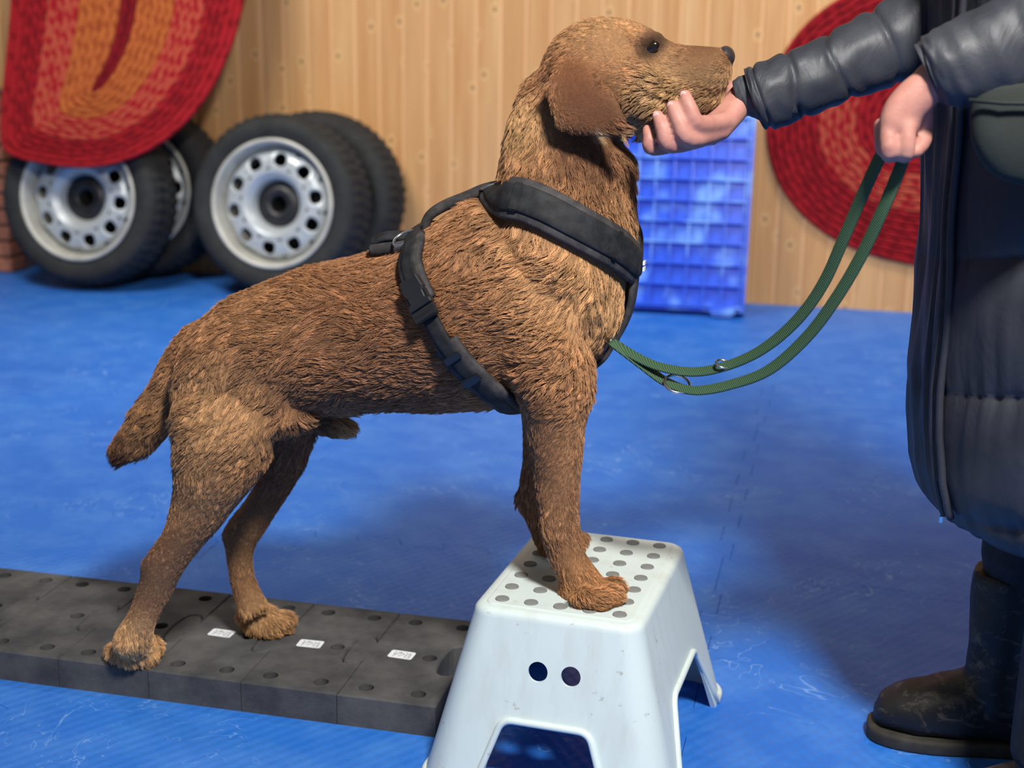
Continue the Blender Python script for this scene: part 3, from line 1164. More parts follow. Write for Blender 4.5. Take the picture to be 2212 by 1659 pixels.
# shoulder and upper foreleg, forelegs
for near, yy in ((1, 1.752), (0, 1.905)):
    if near:
        ds.loft(st(yy, [(1010, 520, 1180, 560, .045), (1030, 640, 1240, 680, .058), (1070, 760, 1275, 770, .062), (1120, 850, 1276, 860, .056), (1140, 930, 1262, 930, .044), (1156, 1010, 1254, 1010, .036), (1166, 1090, 1250, 1090, .032),
                        (1172, 1150, 1253, 1150, .031), (1190, 1205, 1262, 1195, .030), (1212, 1250, 1285, 1232, .031), (1222, 1280, 1300, 1262, .030)]), n=26)
        P = lambda x, y, dy=0: D(x, y, yy + dy)
        ds.ball(P(1258, 1272), (.034, .036, .022))
        for x, y, dy in ((1322, 1272, .022), (1318, 1290, .0), (1290, 1300, -.022), (1262, 1296, -.032)):
            g = G(x, y, .25 + .013)
            ds.ball((g.x, g.y, .2665), (.020, .0135, .0145))
    else:
        ds.loft(st(yy, [(1060, 640, 1230, 680, .05), (1100, 780, 1250, 790, .052), (1128, 880, 1226, 880, .042), (1134, 960, 1214, 960, .036), (1128, 1040, 1208, 1040, .031), (1124, 1085, 1204, 1085, .029),
                        (1144, 1130, 1210, 1130, .026), (1154, 1165, 1218, 1160, .026)]), n=24)
        ds.ball(D(1124, 1078, yy), (.008, .010, .016))
        for x, y in ((1250, 1168), (1240, 1186), (1216, 1192), (1192, 1186)):
            g = G(x, y, .25 + .012)
            ds.ball((g.x, g.y, .2655), (.020, .0135, .0135))
        ds.ball(D(1205, 1168, yy), (.032, .034, .021))
# hind legs
ds.loft(st(1.745, [(480, 700, 600, 780, .02, 1.79), (418, 780, 632, 850, .045, 1.775), (388, 870, 622, 900, .058, 1.762), (383, 955, 594, 942, .060, 1.752), (381, 1030, 560, 1026, .050), (374, 1095, 508, 1096, .040), (352, 1150, 448, 1168, .032),
                   (318, 1200, 400, 1228, .027), (304, 1248, 374, 1278, .024), (284, 1310, 345, 1328, .023), (262, 1352, 330, 1362, .025), (252, 1385, 322, 1390, .028)]), n=26)
ds.ball(D(316, 1226, 1.745), (.010, .010, .018))
for x, y in ((326, 1402), (314, 1421), (278, 1424), (254, 1412)):
    g = G(x, y, .05 + .014)
    ds.ball((g.x, g.y, .0675), (.021, .016, .0165))
ds.ball(D(290, 1385, 1.755), (.030, .032, .022))
ds.loft(st(1.905, [(560, 760, 700, 800, .05), (590, 880, 705, 880, .055), (594, 960, 676, 940, .046), (570, 1020, 652, 1016, .038), (530, 1080, 612, 1086, .030), (488, 1140, 574, 1146, .026), (490, 1190, 548, 1190, .022),
                   (498, 1245, 546, 1240, .021), (508, 1290, 562, 1280, .023), (520, 1328, 580, 1315, .027)]), n=24)
ds.ball(D(490, 1158, 1.905), (.010, .010, .016))
for x, y in ((612, 1340), (606, 1354), (580, 1362), (552, 1358)):
    g = G(x, y, .05 + .013)
    ds.ball((g.x, g.y, .066), (.022, .015, .015))
ds.ball(D(556, 1332, 1.93), (.034, .032, .021))
# fold of skin from the thigh to the belly
for s_ in (-1, 1):
    ds.ball(D(632, 868, DY) + Vector((0, s_ * .062, 0)), (.062, .036, .036))
    ds.ball(D(610, 800, DY) + Vector((0, s_ * .080, 0)), (.060, .030, .050))
# tail
ds.loft(st(DY, [(470, 680, 480, 740, .035), (425, 695, 445, 755, .036), (378, 742, 424, 800, .034), (338, 810, 398, 858, .034), (300, 872, 372, 918, .032), (264, 926, 330, 962, .026), (244, 962, 286, 990, .017), (240, 988, 262, 1004, .008)]), n=22)
# sheath under the belly
ds.loft(st(DY - .005, [(640, 870, 640, 912, .03), (690, 880, 684, 930, .026), (730, 890, 722, 942, .022), (764, 910, 752, 944, .014)]), n=18)
body = ds.fuse('body', .0058, 7, M_SKIN, dog)
me = body.data
nv = len(me.vertices)
co = np.empty(nv * 3, np.float32); me.vertices.foreach_get('co', co); co = co.reshape(-1, 3)
no = np.empty(nv * 3, np.float32); me.vertices.foreach_get('normal', no); no = no.reshape(-1, 3)
dog_bvh = BVHTree.FromPolygons([Vector(c) for c in co], [tuple(p.vertices) for p in me.polygons])


def on_dog(px, py, lift=0.0):
    d = Vector(ray(px, py)).normalized()
    loc, nor, idx, dist = dog_bvh.ray_cast(Vector(CAMP), d)
    if loc is None:
        return None, None
    return loc + nor * lift, nor


# eyes and nose
M_EYE = simple('dark_eye', (.010, .006, .004, 1), .08, spec=.8)
M_NOSE = simple('dog_nose', sl(52, 46, 46), .4, vary=.3, nscale=200, bump=.5, bscale=500)
el, en = on_dog(1405, 103)
for s_ in (-1, 1):
    c = Vector((el.x, DY + s_ * (DY - el.y - .0015), el.z))
    sp = Soup(); sp.ball(c, (.0125, .0060, .0075), 20, 14, rot=Matrix.Rotation(math.radians(-28), 3, 'Y'))
    mesh('eye', sp.v, sp.f, M_EYE, dog)
ns = Soup()
nc = D(1567, 123, DY)
ns.ball(nc, (.0125, .023, .014)); ns.ball(nc + Vector((-.004, -.014, -.004)), (.0125, .011, .012)); ns.ball(nc + Vector((-.004, .014, -.004)), (.0125, .011, .012))
ns.ball(nc + Vector((-.001, 0, -.016)), (.008, .007, .010))
ns.fuse('nose', .002, 4, M_NOSE, dog)

# ---- coat: strands that follow the lie of the hair
FLOW = [  # x0, y0, x1, y1, length cm, lift
    (900, 520, 800, 555, 2.2, .25), (760, 560, 640, 600, 2.4, .25), (600, 610, 500, 660, 2.4, .28), (900, 640, 800, 665, 2.3, .22), (760, 660, 640, 690, 2.4, .22), (600, 690, 510, 730, 2.3, .22),
    (900, 760, 800, 790, 2.3, .22), (760, 780, 650, 805, 2.4, .22), (1050, 820, 960, 850, 2.2, .22), (860, 860, 760, 880, 2.2, .22), (720, 860, 650, 880, 2.6, .3), (860, 890, 800, 905, 2.6, .3), (1000, 880, 940, 900, 2.4, .3),
    (1000, 470, 950, 540, 2.4, .25), (1080, 460, 1030, 560, 2.6, .28), (1150, 520, 1080, 590, 2.8, .28), (1230, 560, 1140, 620, 2.8, .28), (1120, 660, 1020, 690, 2.5, .22), (1010, 620, 930, 650, 2.3, .22), (1000, 720, 910, 745, 2.3, .22),
    (1300, 620, 1200, 680, 3.0, .3), (1330, 640, 1270, 740, 3.2, .34), (1240, 700, 1130, 730, 2.6, .24), (1180, 780, 1080, 810, 2.4, .24), (1290, 740, 1240, 810, 2.8, .3), (1230, 800, 1170, 850, 2.2, .24),
    (1355, 560, 1350, 650, 2.8, .25), (1240, 870, 1180, 900, 1.6, .25), (1200, 920, 1170, 970, 1.3, .22), (1215, 1000, 1190, 1060, 1.2, .22), (1215, 1090, 1205, 1150, 1.2, .22), (1225, 1160, 1240, 1220, 1.3, .25), (1250, 1230, 1290, 1285, 1.4, .3),
    (1175, 1120, 1172, 1165, 2.2, .35), (1290, 1280, 1330, 1300, 1.4, .3), (1160, 900, 1140, 1000, 1.8, .25), (1140, 1000, 1130, 1100, 2.2, .3), (1160, 1120, 1165, 1180, 1.4, .25),
    # neck and head
    (1110, 240, 1090, 330, 2.6, .25), (1092, 340, 1090, 400, 2.8, .35), (1150, 240, 1130, 340, 2.8, .25), (1190, 320, 1150, 400, 2.8, .25), (1240, 330, 1220, 430, 3.0, .28), (1300, 330, 1290, 430, 3.2, .28), (1350, 340, 1345, 440, 3.2, .25),
    (1360, 440, 1372, 530, 3.4, .3), (1300, 440, 1340, 500, 3.2, .25), (1240, 440, 1270, 490, 3.0, .25), (1160, 420, 1200, 450, 2.6, .25),
    (1400, 62, 1310, 46, .9, .2), (1310, 50, 1230, 72, 1.2, .2), (1230, 80, 1180, 130, 1.5, .25), (1180, 140, 1140, 190, 2.2, .3), (1360, 110, 1280, 110, .9, .18), (1350, 160, 1290, 190, .9, .18),
    (1440, 95, 1410, 85, .5, .15), (1570, 112, 1480, 110, .45, .12), (1550, 150, 1480, 160, .9, .2), (1480, 150, 1430, 170, 1.3, .25), (1440, 180, 1370, 200, 2.0, .32), (1400, 220, 1350, 260, 2.2, .34), (1570, 170, 1530, 195, 1.2, .28),
    (1520, 190, 1470, 215, 1.8, .3), (1500, 225, 1450, 260, 2.0, .34), (1440, 250, 1390, 290, 2.6, .36), (1380, 280, 1380, 320, 3.0, .38),
    # ear
    (1230, 140, 1245, 180, .55, .12), (1230, 190, 1265, 230, .55, .12), (1250, 230, 1300, 270, .6, .12), (1210, 240, 1235, 280, .8, .15), (1300, 210, 1330, 250, .6, .12), (1330, 262, 1385, 300, 3.4, .25), (1300, 285, 1330, 300, 1.0, .2),
    # tail
    (430, 700, 385, 760, 2.2, .3), (380, 770, 335, 850, 2.6, .3), (390, 830, 360, 900, 3.0, .35), (330, 860, 285, 930, 3.0, .3), (350, 910, 310, 970, 3.2, .4), (280, 930, 245, 990, 2.6, .25),
    # hindquarters
    (470, 740, 420, 800, 2.2, .25), (450, 820, 410, 880, 2.2, .24), (560, 780, 490, 840, 2.2, .22), (600, 850, 540, 900, 2.4, .25), (480, 900, 430, 960, 2.0, .22), (560, 930, 500, 990, 2.2, .26), (590, 940, 575, 1000, 2.4, .32),
    (430, 990, 405, 1060, 1.8, .22), (510, 1020, 470, 1080, 1.8, .22), (440, 1090, 410, 1140, 1.4, .2), (380, 1150, 340, 1200, 1.1, .2), (330, 1240, 320, 1290, .9, .2), (300, 1310, 285, 1360, .9, .2), (260, 1360, 250, 1400, 1.6, .3), (295, 1375, 310, 1420, 1.7, .32), (330, 1385, 345, 1410, 1.6, .32),
    (640, 930, 620, 1000, 1.8, .22), (630, 1010, 590, 1070, 1.4, .2), (560, 1080, 530, 1140, 1.1, .2), (510, 1170, 515, 1220, .9, .18), (525, 1250, 535, 1300, 1.1, .22), (560, 1320, 600, 1360, 1.8, .3), (530, 1330, 530, 1365, 1.6, .3), (600, 1335, 630, 1355, 1.6, .3),
    (700, 905, 760, 940, 2.6, .3), (660, 890, 700, 910, 2.4, .3)]
BASE = np.array(sl(150, 100, 60)[:3])
PATCH = [  # x, y, radius px, colour: marks of the coat itself
    (1262, 222, 56, (104, 54, 30)), (1240, 158, 32, (122, 66, 32)), (1320, 250, 30, (94, 50, 30)), (1402, 106, 15, (26, 18, 16)), (1392, 114, 10, (34, 24, 20)), (1420, 92, 13, (44, 30, 24)), (1402, 88, 12, (80, 52, 36)), (1520, 110, 50, (118, 74, 42)), (1300, 45, 60, (168, 122, 76)), (1350, 110, 50, (176, 120, 72)),
    (1430, 200, 60, (164, 128, 86)), (1540, 175, 40, (158, 120, 78)), (1520, 240, 28, (64, 44, 38)), (1375, 292, 22, (186, 152, 108)), (1290, 296, 9, (190, 160, 124)),
    (1130, 260, 45, (172, 128, 78)), (1300, 400, 60, (124, 78, 42)), (1290, 340, 40, (90, 52, 28)), (1250, 330, 40, (96, 56, 30)), (1330, 480, 60, (178, 130, 80)), (1230, 590, 90, (178, 128, 78)), (1320, 640, 60, (186, 138, 86)), (1150, 480, 70, (160, 112, 70)),
    (760, 620, 140, (138, 88, 54)), (850, 800, 130, (132, 88, 60)), (560, 700, 110, (150, 102, 64)), (470, 900, 90, (168, 124, 80)), (430, 1050, 70, (150, 108, 70)), (330, 1250, 50, (132, 94, 68)), (295, 1400, 52, (204, 154, 98)), (570, 1345, 50, (178, 132, 82)),
    (250, 980, 36, (84, 50, 28)), (310, 920, 40, (150, 104, 58)), (610, 1000, 90, (126, 84, 50)), (530, 1180, 60, (138, 98, 60)), (1290, 1270, 60, (172, 116, 66)), (1200, 1050, 110, (146, 100, 66)), (1130, 1050, 50, (120, 80, 50)), (740, 935, 34, (196, 152, 94)), (680, 915, 30, (90, 64, 50))]

NH = 370000
me.calc_loop_triangles()
nt = len(me.loop_triangles)
tri = np.empty(nt * 3, np.int32); me.loop_triangles.foreach_get('vertices', tri); tri = tri.reshape(-1, 3)
A, B, C = co[tri[:, 0]], co[tri[:, 1]], co[tri[:, 2]]
ar = np.linalg.norm(np.cross(B - A, C - A), axis=1) / 2
cen_y = (A[:, 1] + B[:, 1] + C[:, 1]) / 3
wgt = ar.copy()
_px, _py = proj((A + B + C) / 3)
_l = np.zeros(nt); _d = np.zeros(nt)
for x0, y0, x1, y1, L, lift in FLOW:
    w = 1.0 / (((_px - (x0 + x1) / 2) ** 2 + (_py - (y0 + y1) / 2) ** 2) / 900.0 + .35) ** 2
    _l += w * L; _d += w
wgt = ar * np.clip((2.0 / (_l / _d)) ** .9, .75, 3.2) * np.where(cen_y > DY + .06, .5, 1.0)
pick = rng.choice(nt, NH, p=wgt / wgt.sum())
u, v = rng.random(NH), rng.random(NH)
fl = u + v > 1; u[fl], v[fl] = 1 - u[fl], 1 - v[fl]
w0 = 1 - u - v
T = tri[pick]
root = co[T[:, 0]] * w0[:, None] + co[T[:, 1]] * u[:, None] + co[T[:, 2]] * v[:, None]
nrm = no[T[:, 0]] * w0[:, None] + no[T[:, 1]] * u[:, None] + no[T[:, 2]] * v[:, None]
nrm /= np.linalg.norm(nrm, axis=1)[:, None] + 1e-9


def fur_fields(root):
    px, py = proj(root)
    num = np.zeros((len(root), 3)); den = np.zeros(len(root)); ln = np.zeros(len(root)); lf = np.zeros(len(root))
    for x0, y0, x1, y1, L, lift in FLOW:
        mx, my = (x0 + x1) / 2, (y0 + y1) / 2
        w = 1.0 / (((px - mx) ** 2 + (py - my) ** 2) / 900.0 + .35) ** 2
        d = np.array(D(x1, y1, DY) - D(x0, y0, DY)); d /= np.linalg.norm(d)
        num += w[:, None] * d; den += w; ln += w * L; lf += w * lift
    num /= np.linalg.norm(num, axis=1)[:, None] + 1e-9
    return num, ln / den * .01, lf / den, px, py


flow, flen, flift, hpx, hpy = fur_fields(root)
# the bare places of the coat under the harness are cut further on (strap_mask)


def smooth_noise(p, scale, seed):
    r = np.random.default_rng(seed)
    out = np.zeros(len(p))
    for k in range(7):
        d = r.normal(size=3) * scale
        out += np.sin(p @ d + r.random() * 6.28)
    return out / 2.6


def coat_colour(X, Y):
    n = len(X)
    tot = np.full(n, .35); acc = np.tile(BASE, (n, 1)) * .35
    for x, y, r, c in PATCH:
        w = np.exp(-((X - x) ** 2 + (Y - y) ** 2) / (r * r)) * (1.6 if r > 25 else 8.0)
        acc += w[:, None] * np.array(sl(*c)[:3]); tot += w
    col = acc / tot[:, None]
    lum = col @ np.array([.3, .6, .1])
    return (col * .76 + lum[:, None] * .24) * np.array([1.24, 1.20, 1.00])


_cx, _cy = proj(co)
_cc = np.ones((nv, 4), np.float32); _cc[:, :3] = np.clip(coat_colour(_cx, _cy) * .85, 0, 1)
me.color_attributes.new('coat', 'FLOAT_COLOR', 'POINT').data.foreach_set('color', _cc.ravel())


def build_fur(keep):
    R, N_, F_, L_, LF = root[keep], nrm[keep], flow[keep], flen[keep], flift[keep]
    X, Y = hpx[keep], hpy[keep]
    n = len(R)
    # clumps
    nc = 30000
    ci = rng.choice(n, nc, replace=False)
    kd = KDTree(nc)
    for i, c in enumerate(ci): kd.insert(R[c], i)
    kd.balance()
    cid = np.fromiter((kd.find(p)[1] for p in R.tolist()), np.int32, n)
    cl = ci[cid]
    # swirl the flow a little so the coat lies in waves
    side = np.cross(N_, F_); side /= np.linalg.norm(side, axis=1)[:, None] + 1e-9
    sw = .45 * smooth_noise(R, 24.0, 3) + .16 * smooth_noise(R, 70.0, 4)
    tang = F_ - N_ * np.sum(F_ * N_, axis=1)[:, None]
    tang /= np.linalg.norm(tang, axis=1)[:, None] + 1e-6
    side = np.cross(N_, tang)
    amp = np.clip(L_ / .02, .25, 1.1)
    d0 = tang + side * (sw * .42 * amp)[:, None] + rng.normal(size=(n, 3)) * .07
    d0 /= np.linalg.norm(d0, axis=1)[:, None]
    lift = LF * (1.0 + .40 * smooth_noise(R, 45.0, 9)) + rng.normal(size=n) * .04
    lift = np.clip(lift, .06, .8)
    lens = L_ * .82 * rng.uniform(.6, 1.15, n)
    K = 6
    pts = np.empty((n, K, 3))
    ph = smooth_noise(R[cl], 50.0, 6) * 3.0
    for k in range(K):
        t = k / (K - 1)
        up = lift * (t * 1.5 - .75 * t * t)
        wv = .10 * amp * np.sin(5.5 * t + ph) * t
        pts[:, k] = R - N_ * .001 + (d0 * t + N_ * up[:, None] + side * wv[:, None]) * lens[:, None]
    off = pts - R[:, None, :]
    pull = (np.linspace(0, 1, K) ** 1.3 * .55)[None, :, None] * np.clip(amp, .3, 1)[:, None, None]
    tgt = pts[cl]
    pts = pts * (1 - pull) + tgt * pull
    # colour
    col = coat_colour(X, Y)
    cv = rng.normal(size=nc)[cid] * .20 + rng.normal(size=n) * .13
    col = col * np.exp(cv)[:, None]
    gold = np.clip(rng.normal(size=nc)[cid] * .35 + .1, 0, .55)
    col = col * (1 - gold[:, None] * .5) + col * np.array([1.55, 1.50, 1.40]) * gold[:, None] * .5 + col * gold[:, None] * .0
    hc = bpy.data.hair_curves.new('fur')
    hc.add_curves([K] * n)
    hc.position_data.foreach_set('vector', pts.astype(np.float32).ravel())
    rad = np.outer(np.clip(L_ / .02, .55, 1.1), np.array([.00033, .00035, .00034, .00029, .00021, .00008])).astype(np.float32)
    at = hc.attributes.get('radius') or hc.attributes.new('radius', 'FLOAT', 'POINT')
    at.data.foreach_set('value', rad.ravel())
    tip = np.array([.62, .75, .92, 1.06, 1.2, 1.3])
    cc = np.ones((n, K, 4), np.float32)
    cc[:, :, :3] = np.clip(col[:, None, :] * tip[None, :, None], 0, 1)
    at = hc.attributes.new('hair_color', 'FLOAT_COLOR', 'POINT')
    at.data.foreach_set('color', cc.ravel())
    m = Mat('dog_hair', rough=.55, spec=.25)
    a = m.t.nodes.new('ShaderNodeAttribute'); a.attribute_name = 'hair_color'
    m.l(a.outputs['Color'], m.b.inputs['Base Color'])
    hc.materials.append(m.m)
    o = bpy.data.objects.new('fur', hc)
    COL.objects.link(o)
    o.parent = dog
    o.matrix_parent_inverse = parent_world(dog).inverted()
    tag(o, 'wiry reddish-brown coat of hair', kind='stuff')
    return o


# ------------------------------------------------------------------ harness
def web_material(name, c, c2, sc=900):
    m = Mat(name, rough=.7, spec=.3)
    co_ = m.coord('Object')
    n = m.noise(co_, 60, 4)
    f = m.noise(co_, sc, 2)
    m.col(m.mix(m.ramp(n, [(.4, 0.0), (.75, 1.0)]), c, c2))
    m.bump(f, .4, .0006)
    return m.m


M_WEB = web_material('black_webbing', sl(26, 27, 30), sl(50, 51, 54))
M_PAD = web_material('grey_black_padding', sl(50, 48, 50), sl(78, 74, 74), 500)
M_PLAST = simple('black_buckle_plastic', sl(34, 36, 40), .35, vary=.15)
harness = empty('dog_harness', on_dog(930, 650)[0])
tag(harness, 'black padded harness strapped round the dog\'s neck, back and chest', 'harness')


def cast(o_, d_):
    loc, nor, i, dd = dog_bvh.ray_cast(Vector(o_), Vector(d_))
    return loc, nor


LIFT = .0085


def near_path(pxs, lift=LIFT):
    P, N = [], []
    for x, y in pxs:
        l, n = on_dog(x, y)
        if l is None: continue
        P.append(l + n * lift); N.append(n)
    return P, N


def loop_path(top, pxs, end, lift=LIFT, sub=8):
    """closed loop: middle of the back, near side, middle of the chest, mirrored far side"""
    P, N = near_path(pxs, lift)
    mir = lambda v: Vector((v.x, 2 * DY - v.y, v.z))
    mirn = lambda v: Vector((v.x, -v.y, v.z))
    Pt = [top[0]] + P + [end[0]] + [mir(p) for p in reversed(P)]
    Nt = [top[1]] + N + [end[1]] + [mirn(p) for p in reversed(N)]
    n = len(Pt)
    oP = [cr(Pt[i - 1], Pt[i], Pt[(i + 1) % n], Pt[(i + 2) % n], k / sub) for i in range(n) for k in range(sub)]
    oN = [Nt[i].lerp(Nt[(i + 1) % n], k / sub).normalized() for i in range(n) for k in range(sub)]
    for _ in range(3):
        oP = [(oP[i - 1] + oP[i] * 2 + oP[(i + 1) % len(oP)]) / 4 for i in range(len(oP))]
        oN = [(oN[i - 1] + oN[i] * 2 + oN[(i + 1) % len(oN)]).normalized() for i in range(len(oN))]
    return oP, oN


def topmid(px, py):
    x = D(px, py, DY).x
    l, n = cast((x, DY, 1.6), (0, 0, -1))
    return l + n * LIFT, n


def frontmid(py, px=1372):
    z = D(px, py, DY).z
    l, n = cast((.6, DY, z), (-1, 0, 0))
    return l + n * LIFT, n


def botmid(px):
    x = D(px, 870, DY).x
    l, n = cast((x, DY, .28), (0, 0, 1))
    return l + n * LIFT, n


STRAPS = []   # (points, half width) for the bare places of the coat
neckP, neckN = loop_path((D(1078, 402, DY), Vector((-.35, 0, .93))), [(1100, 428), (1135, 436), (1180, 456), (1220, 478), (1260, 500), (1300, 522), (1335, 544)], frontmid(568))
pad = ribbon('neck_pad', neckP, neckN, .056, .006, M_PAD, harness, closed=True, bulge=.1)
wp = [p + n * .0048 for p, n in zip(neckP, neckN)]
ribbon('neck_strap', wp, neckN, .037, .0045, M_WEB, harness, closed=True, bulge=.05)
STRAPS.append((neckP, .029))
# stitched keeper bands on the neck strap
def band_on(P, N, px, py, w, name, mat, t=.004, length=.007, up=.009):
    pp = np.array([proj(np.array(p)) for p in P])
    near = [i for i in range(len(P)) if P[i].y < DY]
    i = min(near, key=lambda k: (pp[k][0] - px) ** 2 + (pp[k][1] - py) ** 2)
    d = (P[(i + 1) % len(P)] - P[i - 1]).normalized()
    n = (N[i] - d * N[i].dot(d)).normalized()
    b = d.cross(n)
    bm = bmesh.new()
    box(bm, -length / 2, length / 2, -w / 2, w / 2, -t / 2, t / 2)
    bmesh.ops.bevel(bm, geom=list(bm.edges), offset=min(.0015, t * .3), segments=2, affect='EDGES')
    m = Matrix((d, b, n)).transposed().to_4x4()
    m.translation = P[i] + n * up
    bm.transform(m)
    return frombm(name, bm, mat, harness, smooth=False), m


band_on(neckP, neckN, 1118, 430, .038, 'strap_keeper', M_WEB, .006, .012, .008)
band_on(neckP, neckN, 1322, 538, .038, 'strap_keeper', M_WEB, .006, .008, .008)

girP, girN = loop_path(topmid(912, 512), [(900, 540), (893, 575), (903, 612), (922, 652), (944, 698), (970, 742), (1005, 785), (1045, 822), (1080, 850)], botmid(1118))
ribbon('girth_strap', [p + n * .004 for p, n in zip(girP, girN)], girN, .023, .005, M_WEB, harness, closed=True, bulge=.15)
STRAPS.append((girP, .018))
gp = np.array([proj(np.array(p)) for p in girP])


def section(P, N, y0, y1):
    idx = [i for i in range(len(P)) if P[i].y < DY + .001 and y0 <= gp[i][1] <= y1 and i < len(P) * .55]
    return [P[i] for i in idx], [N[i] for i in idx]


sp_, sn_ = section(girP, girN, 515, 655)
ribbon('girth_pad', sp_, sn_, .036, .009, M_PAD, harness, bulge=.2)
sp_, sn_ = section(girP, girN, 735, 900)
ribbon('girth_pad', sp_, sn_, .038, .009, M_PAD, harness, bulge=.2)
STRAPS.append((sp_, .021))
# side release buckle
def frame_on(P, N, px, py, up):
    pp = np.array([proj(np.array(p)) for p in P])
    i = min([k for k in range(len(P)) if P[k].y < DY], key=lambda k: (pp[k][0] - px) ** 2 + (pp[k][1] - py) ** 2)
    d = (P[i + 2] - P[i - 2]).normalized()
    n = (N[i] - d * N[i].dot(d)).normalized()
    m = Matrix((d, d.cross(n), n)).transposed().to_4x4()
    m.translation = P[i] + n * up
    return m


m_ = frame_on(girP, girN, 922, 640, .011)
half = [(-.029, .0135), (-.012, .0155), (-.006, .0125), (.003, .0125), (.007, .0175), (.0125, .0178), (.0135, .0165)]
bm = bmesh.new()
ol = half + [(x, -y) for x, y in reversed(half)]
ol.reverse()
prism(bm, ol, inset(ol, .0012), -.005, .0035, .005)
bm.transform(m_)
bk = frombm('buckle', bm, M_PLAST, harness)
bm = bmesh.new(); box(bm, .015, .031, -.0178, .0178, -.005, .0048)
bmesh.ops.bevel(bm, geom=list(bm.edges), offset=.0015, segments=2, affect='EDGES')
bm.transform(m_)
frombm('buckle_end', bm, M_PLAST, bk)
bm = bmesh.new(); box(bm, .020, .0235, -.013, .013, .0042, .0052); bm.transform(m_)
frombm('buckle_slot', bm, M_DARK, bk)
for s_ in (-1, 1):
    bm = bmesh.new(); box(bm, -.007, .005, s_ * .0148 - .0012, s_ * .0148 + .0012, -.004, .002); bm.transform(m_)
    frombm('buckle_prong', bm, M_PLAST, bk)
band_on(girP, girN, 985, 768, .027, 'slider', M_PLAST, .005, .011, .0085)
band_on(girP, girN, 1028, 808, .030, 'slider', M_PLAST, .005, .013, .0095)
# strap along the back, standing a little off the coat
bp = spline([D(915, 512, DY), D(921, 484, DY), D(934, 462, DY), D(965, 443, DY), D(1005, 427, DY), D(1045, 410, DY), D(1082, 402, DY)], 8)
bn = []
for i, p in enumerate(bp):
    d = (bp[min(i + 1, len(bp) - 1)] - bp[max(i - 1, 0)]).normalized()
    bn.append(Vector((-d.z, 0, d.x)).normalized() + Vector((0, -.25, 0)))
ribbon('back_strap', bp, bn, .024, .009, M_PAD, harness, bulge=.3)
STRAPS.append((bp, .012))
# short tab with a steel ring behind the girth strap
tp = spline([D(806, 534, DY - .03), D(850, 530, DY - .03), D(905, 520, DY - .03)], 8)
ribbon('back_tab', tp, [Vector((.1, -.25, 1)).normalized()] * len(tp), .036, .013, M_PAD, harness, bulge=.2)
tp2 = spline([D(806, 522, DY - .03), D(830, 511, DY - .03), D(870, 509, DY - .03), D(905, 508, DY - .03)], 8)
ribbon('back_tab', tp2, [Vector((.1, -.25, 1)).normalized()] * len(tp2), .026, .006, M_WEB, harness, bulge=.3)
c_ = D(878, 518, DY - .042)
tube('steel_ring', [c_ + Vector((.016 * math.cos(a), -.006 + .014 * math.sin(a), .003 + .009 * math.sin(a + .6))) for a in [2 * math.pi * k / 28 for k in range(28)]], .0022, M_CHROME, harness, closed=True)
c_ = D(1062, 400, DY - .006)
tube('steel_ring', [c_ + Vector((.014 * math.cos(a), .016 * math.sin(a), .006 * math.cos(a))) for a in [2 * math.pi * k / 28 for k in range(28)]], .0022, M_CHROME, harness, closed=True)
# strap down the front of the chest to the girth strap
cp, cn = [], []
for y in (560, 590, 620, 650, 680, 710, 740, 770):
    l, n = frontmid(y)
    cp.append(l); cn.append(n)
for x in (1250, 1200, 1150, 1118):
    l, n = botmid(x)
    if l is not None: cp.append(l); cn.append(n)
ribbon('chest_strap', spline(cp, 6), [cn[min(i // 6, len(cn) - 1)] for i in range((len(cp) - 1) * 6 + 1)], .034, .008, M_PAD, harness)
STRAPS.append((spline(cp, 6), .018))
l, n = frontmid(572)
bm = bmesh.new()
for k, zz in ((0, .004), (1, -.004)):
    box(bm, .005, .0075, -.006, .006, zz - .0025, zz + .0025)
bm.transform(Matrix.Translation(l + n * .004))
frombm('reflective_mark', bm, M_STICK, harness)

keep = np.ones(NH, bool)
for P, w in STRAPS:
    kd = KDTree(len(P))
    for i, p in enumerate(P): kd.insert(p, i)
    kd.balance()
    dist = np.fromiter((kd.find(p)[2] for p in root.tolist()), np.float64, NH)
    keep &= dist > w
build_fur(keep)


# ------------------------------------------------------------------ the person
person = empty('person', (.27, 1.83, 0))
tag(person, 'person in a long dark quilted coat and black boots holding the dog\'s chin', 'person')


def coat_material(name, c, c2):
    m = Mat(name, rough=.5, spec=.35)
    o_ = m.coord('Position')
    n = m.noise(o_, 7, 4, .6, .6)
    w = m.noise(m.coord('Position', (1, 1, .55)), 26, 5, .62, 1.2)
    m.col(m.mix(m.ramp(n, [(.35, 0.0), (.7, 1.0)]), c, c2))
    m.bump(w, .30, .005)
    return m.m


M_COAT = coat_material('dark_slate_nylon', sl(47, 49, 56), sl(63, 65, 72))
M_RIBK = web_material('ribbed_cuff_knit', sl(62, 64, 70), sl(82, 84, 90), 700)
M_TROU = web_material('dark_trousers', sl(26, 28, 36), sl(42, 45, 54), 500)
_b = Mat('black_worn_leather', rough=.55, spec=.4)
_p = _b.coord('Position')
_q = _b.noise(_b.coord('Position', (1, 1, 1.6)), 22, 6, .65, 1.5)
_b.col(_b.mix(_b.ramp(_q, [(.52, 0.0), (.72, .8)]), sl(24, 23, 23), sl(104, 94, 78)))
_b.bump(_b.noise(_p, 40, 4), .4, .003)
M_BOOT = _b.m
M_SOLE = simple('dusty_rubber_sole', sl(50, 47, 42), .8, vary=.4, nscale=40)


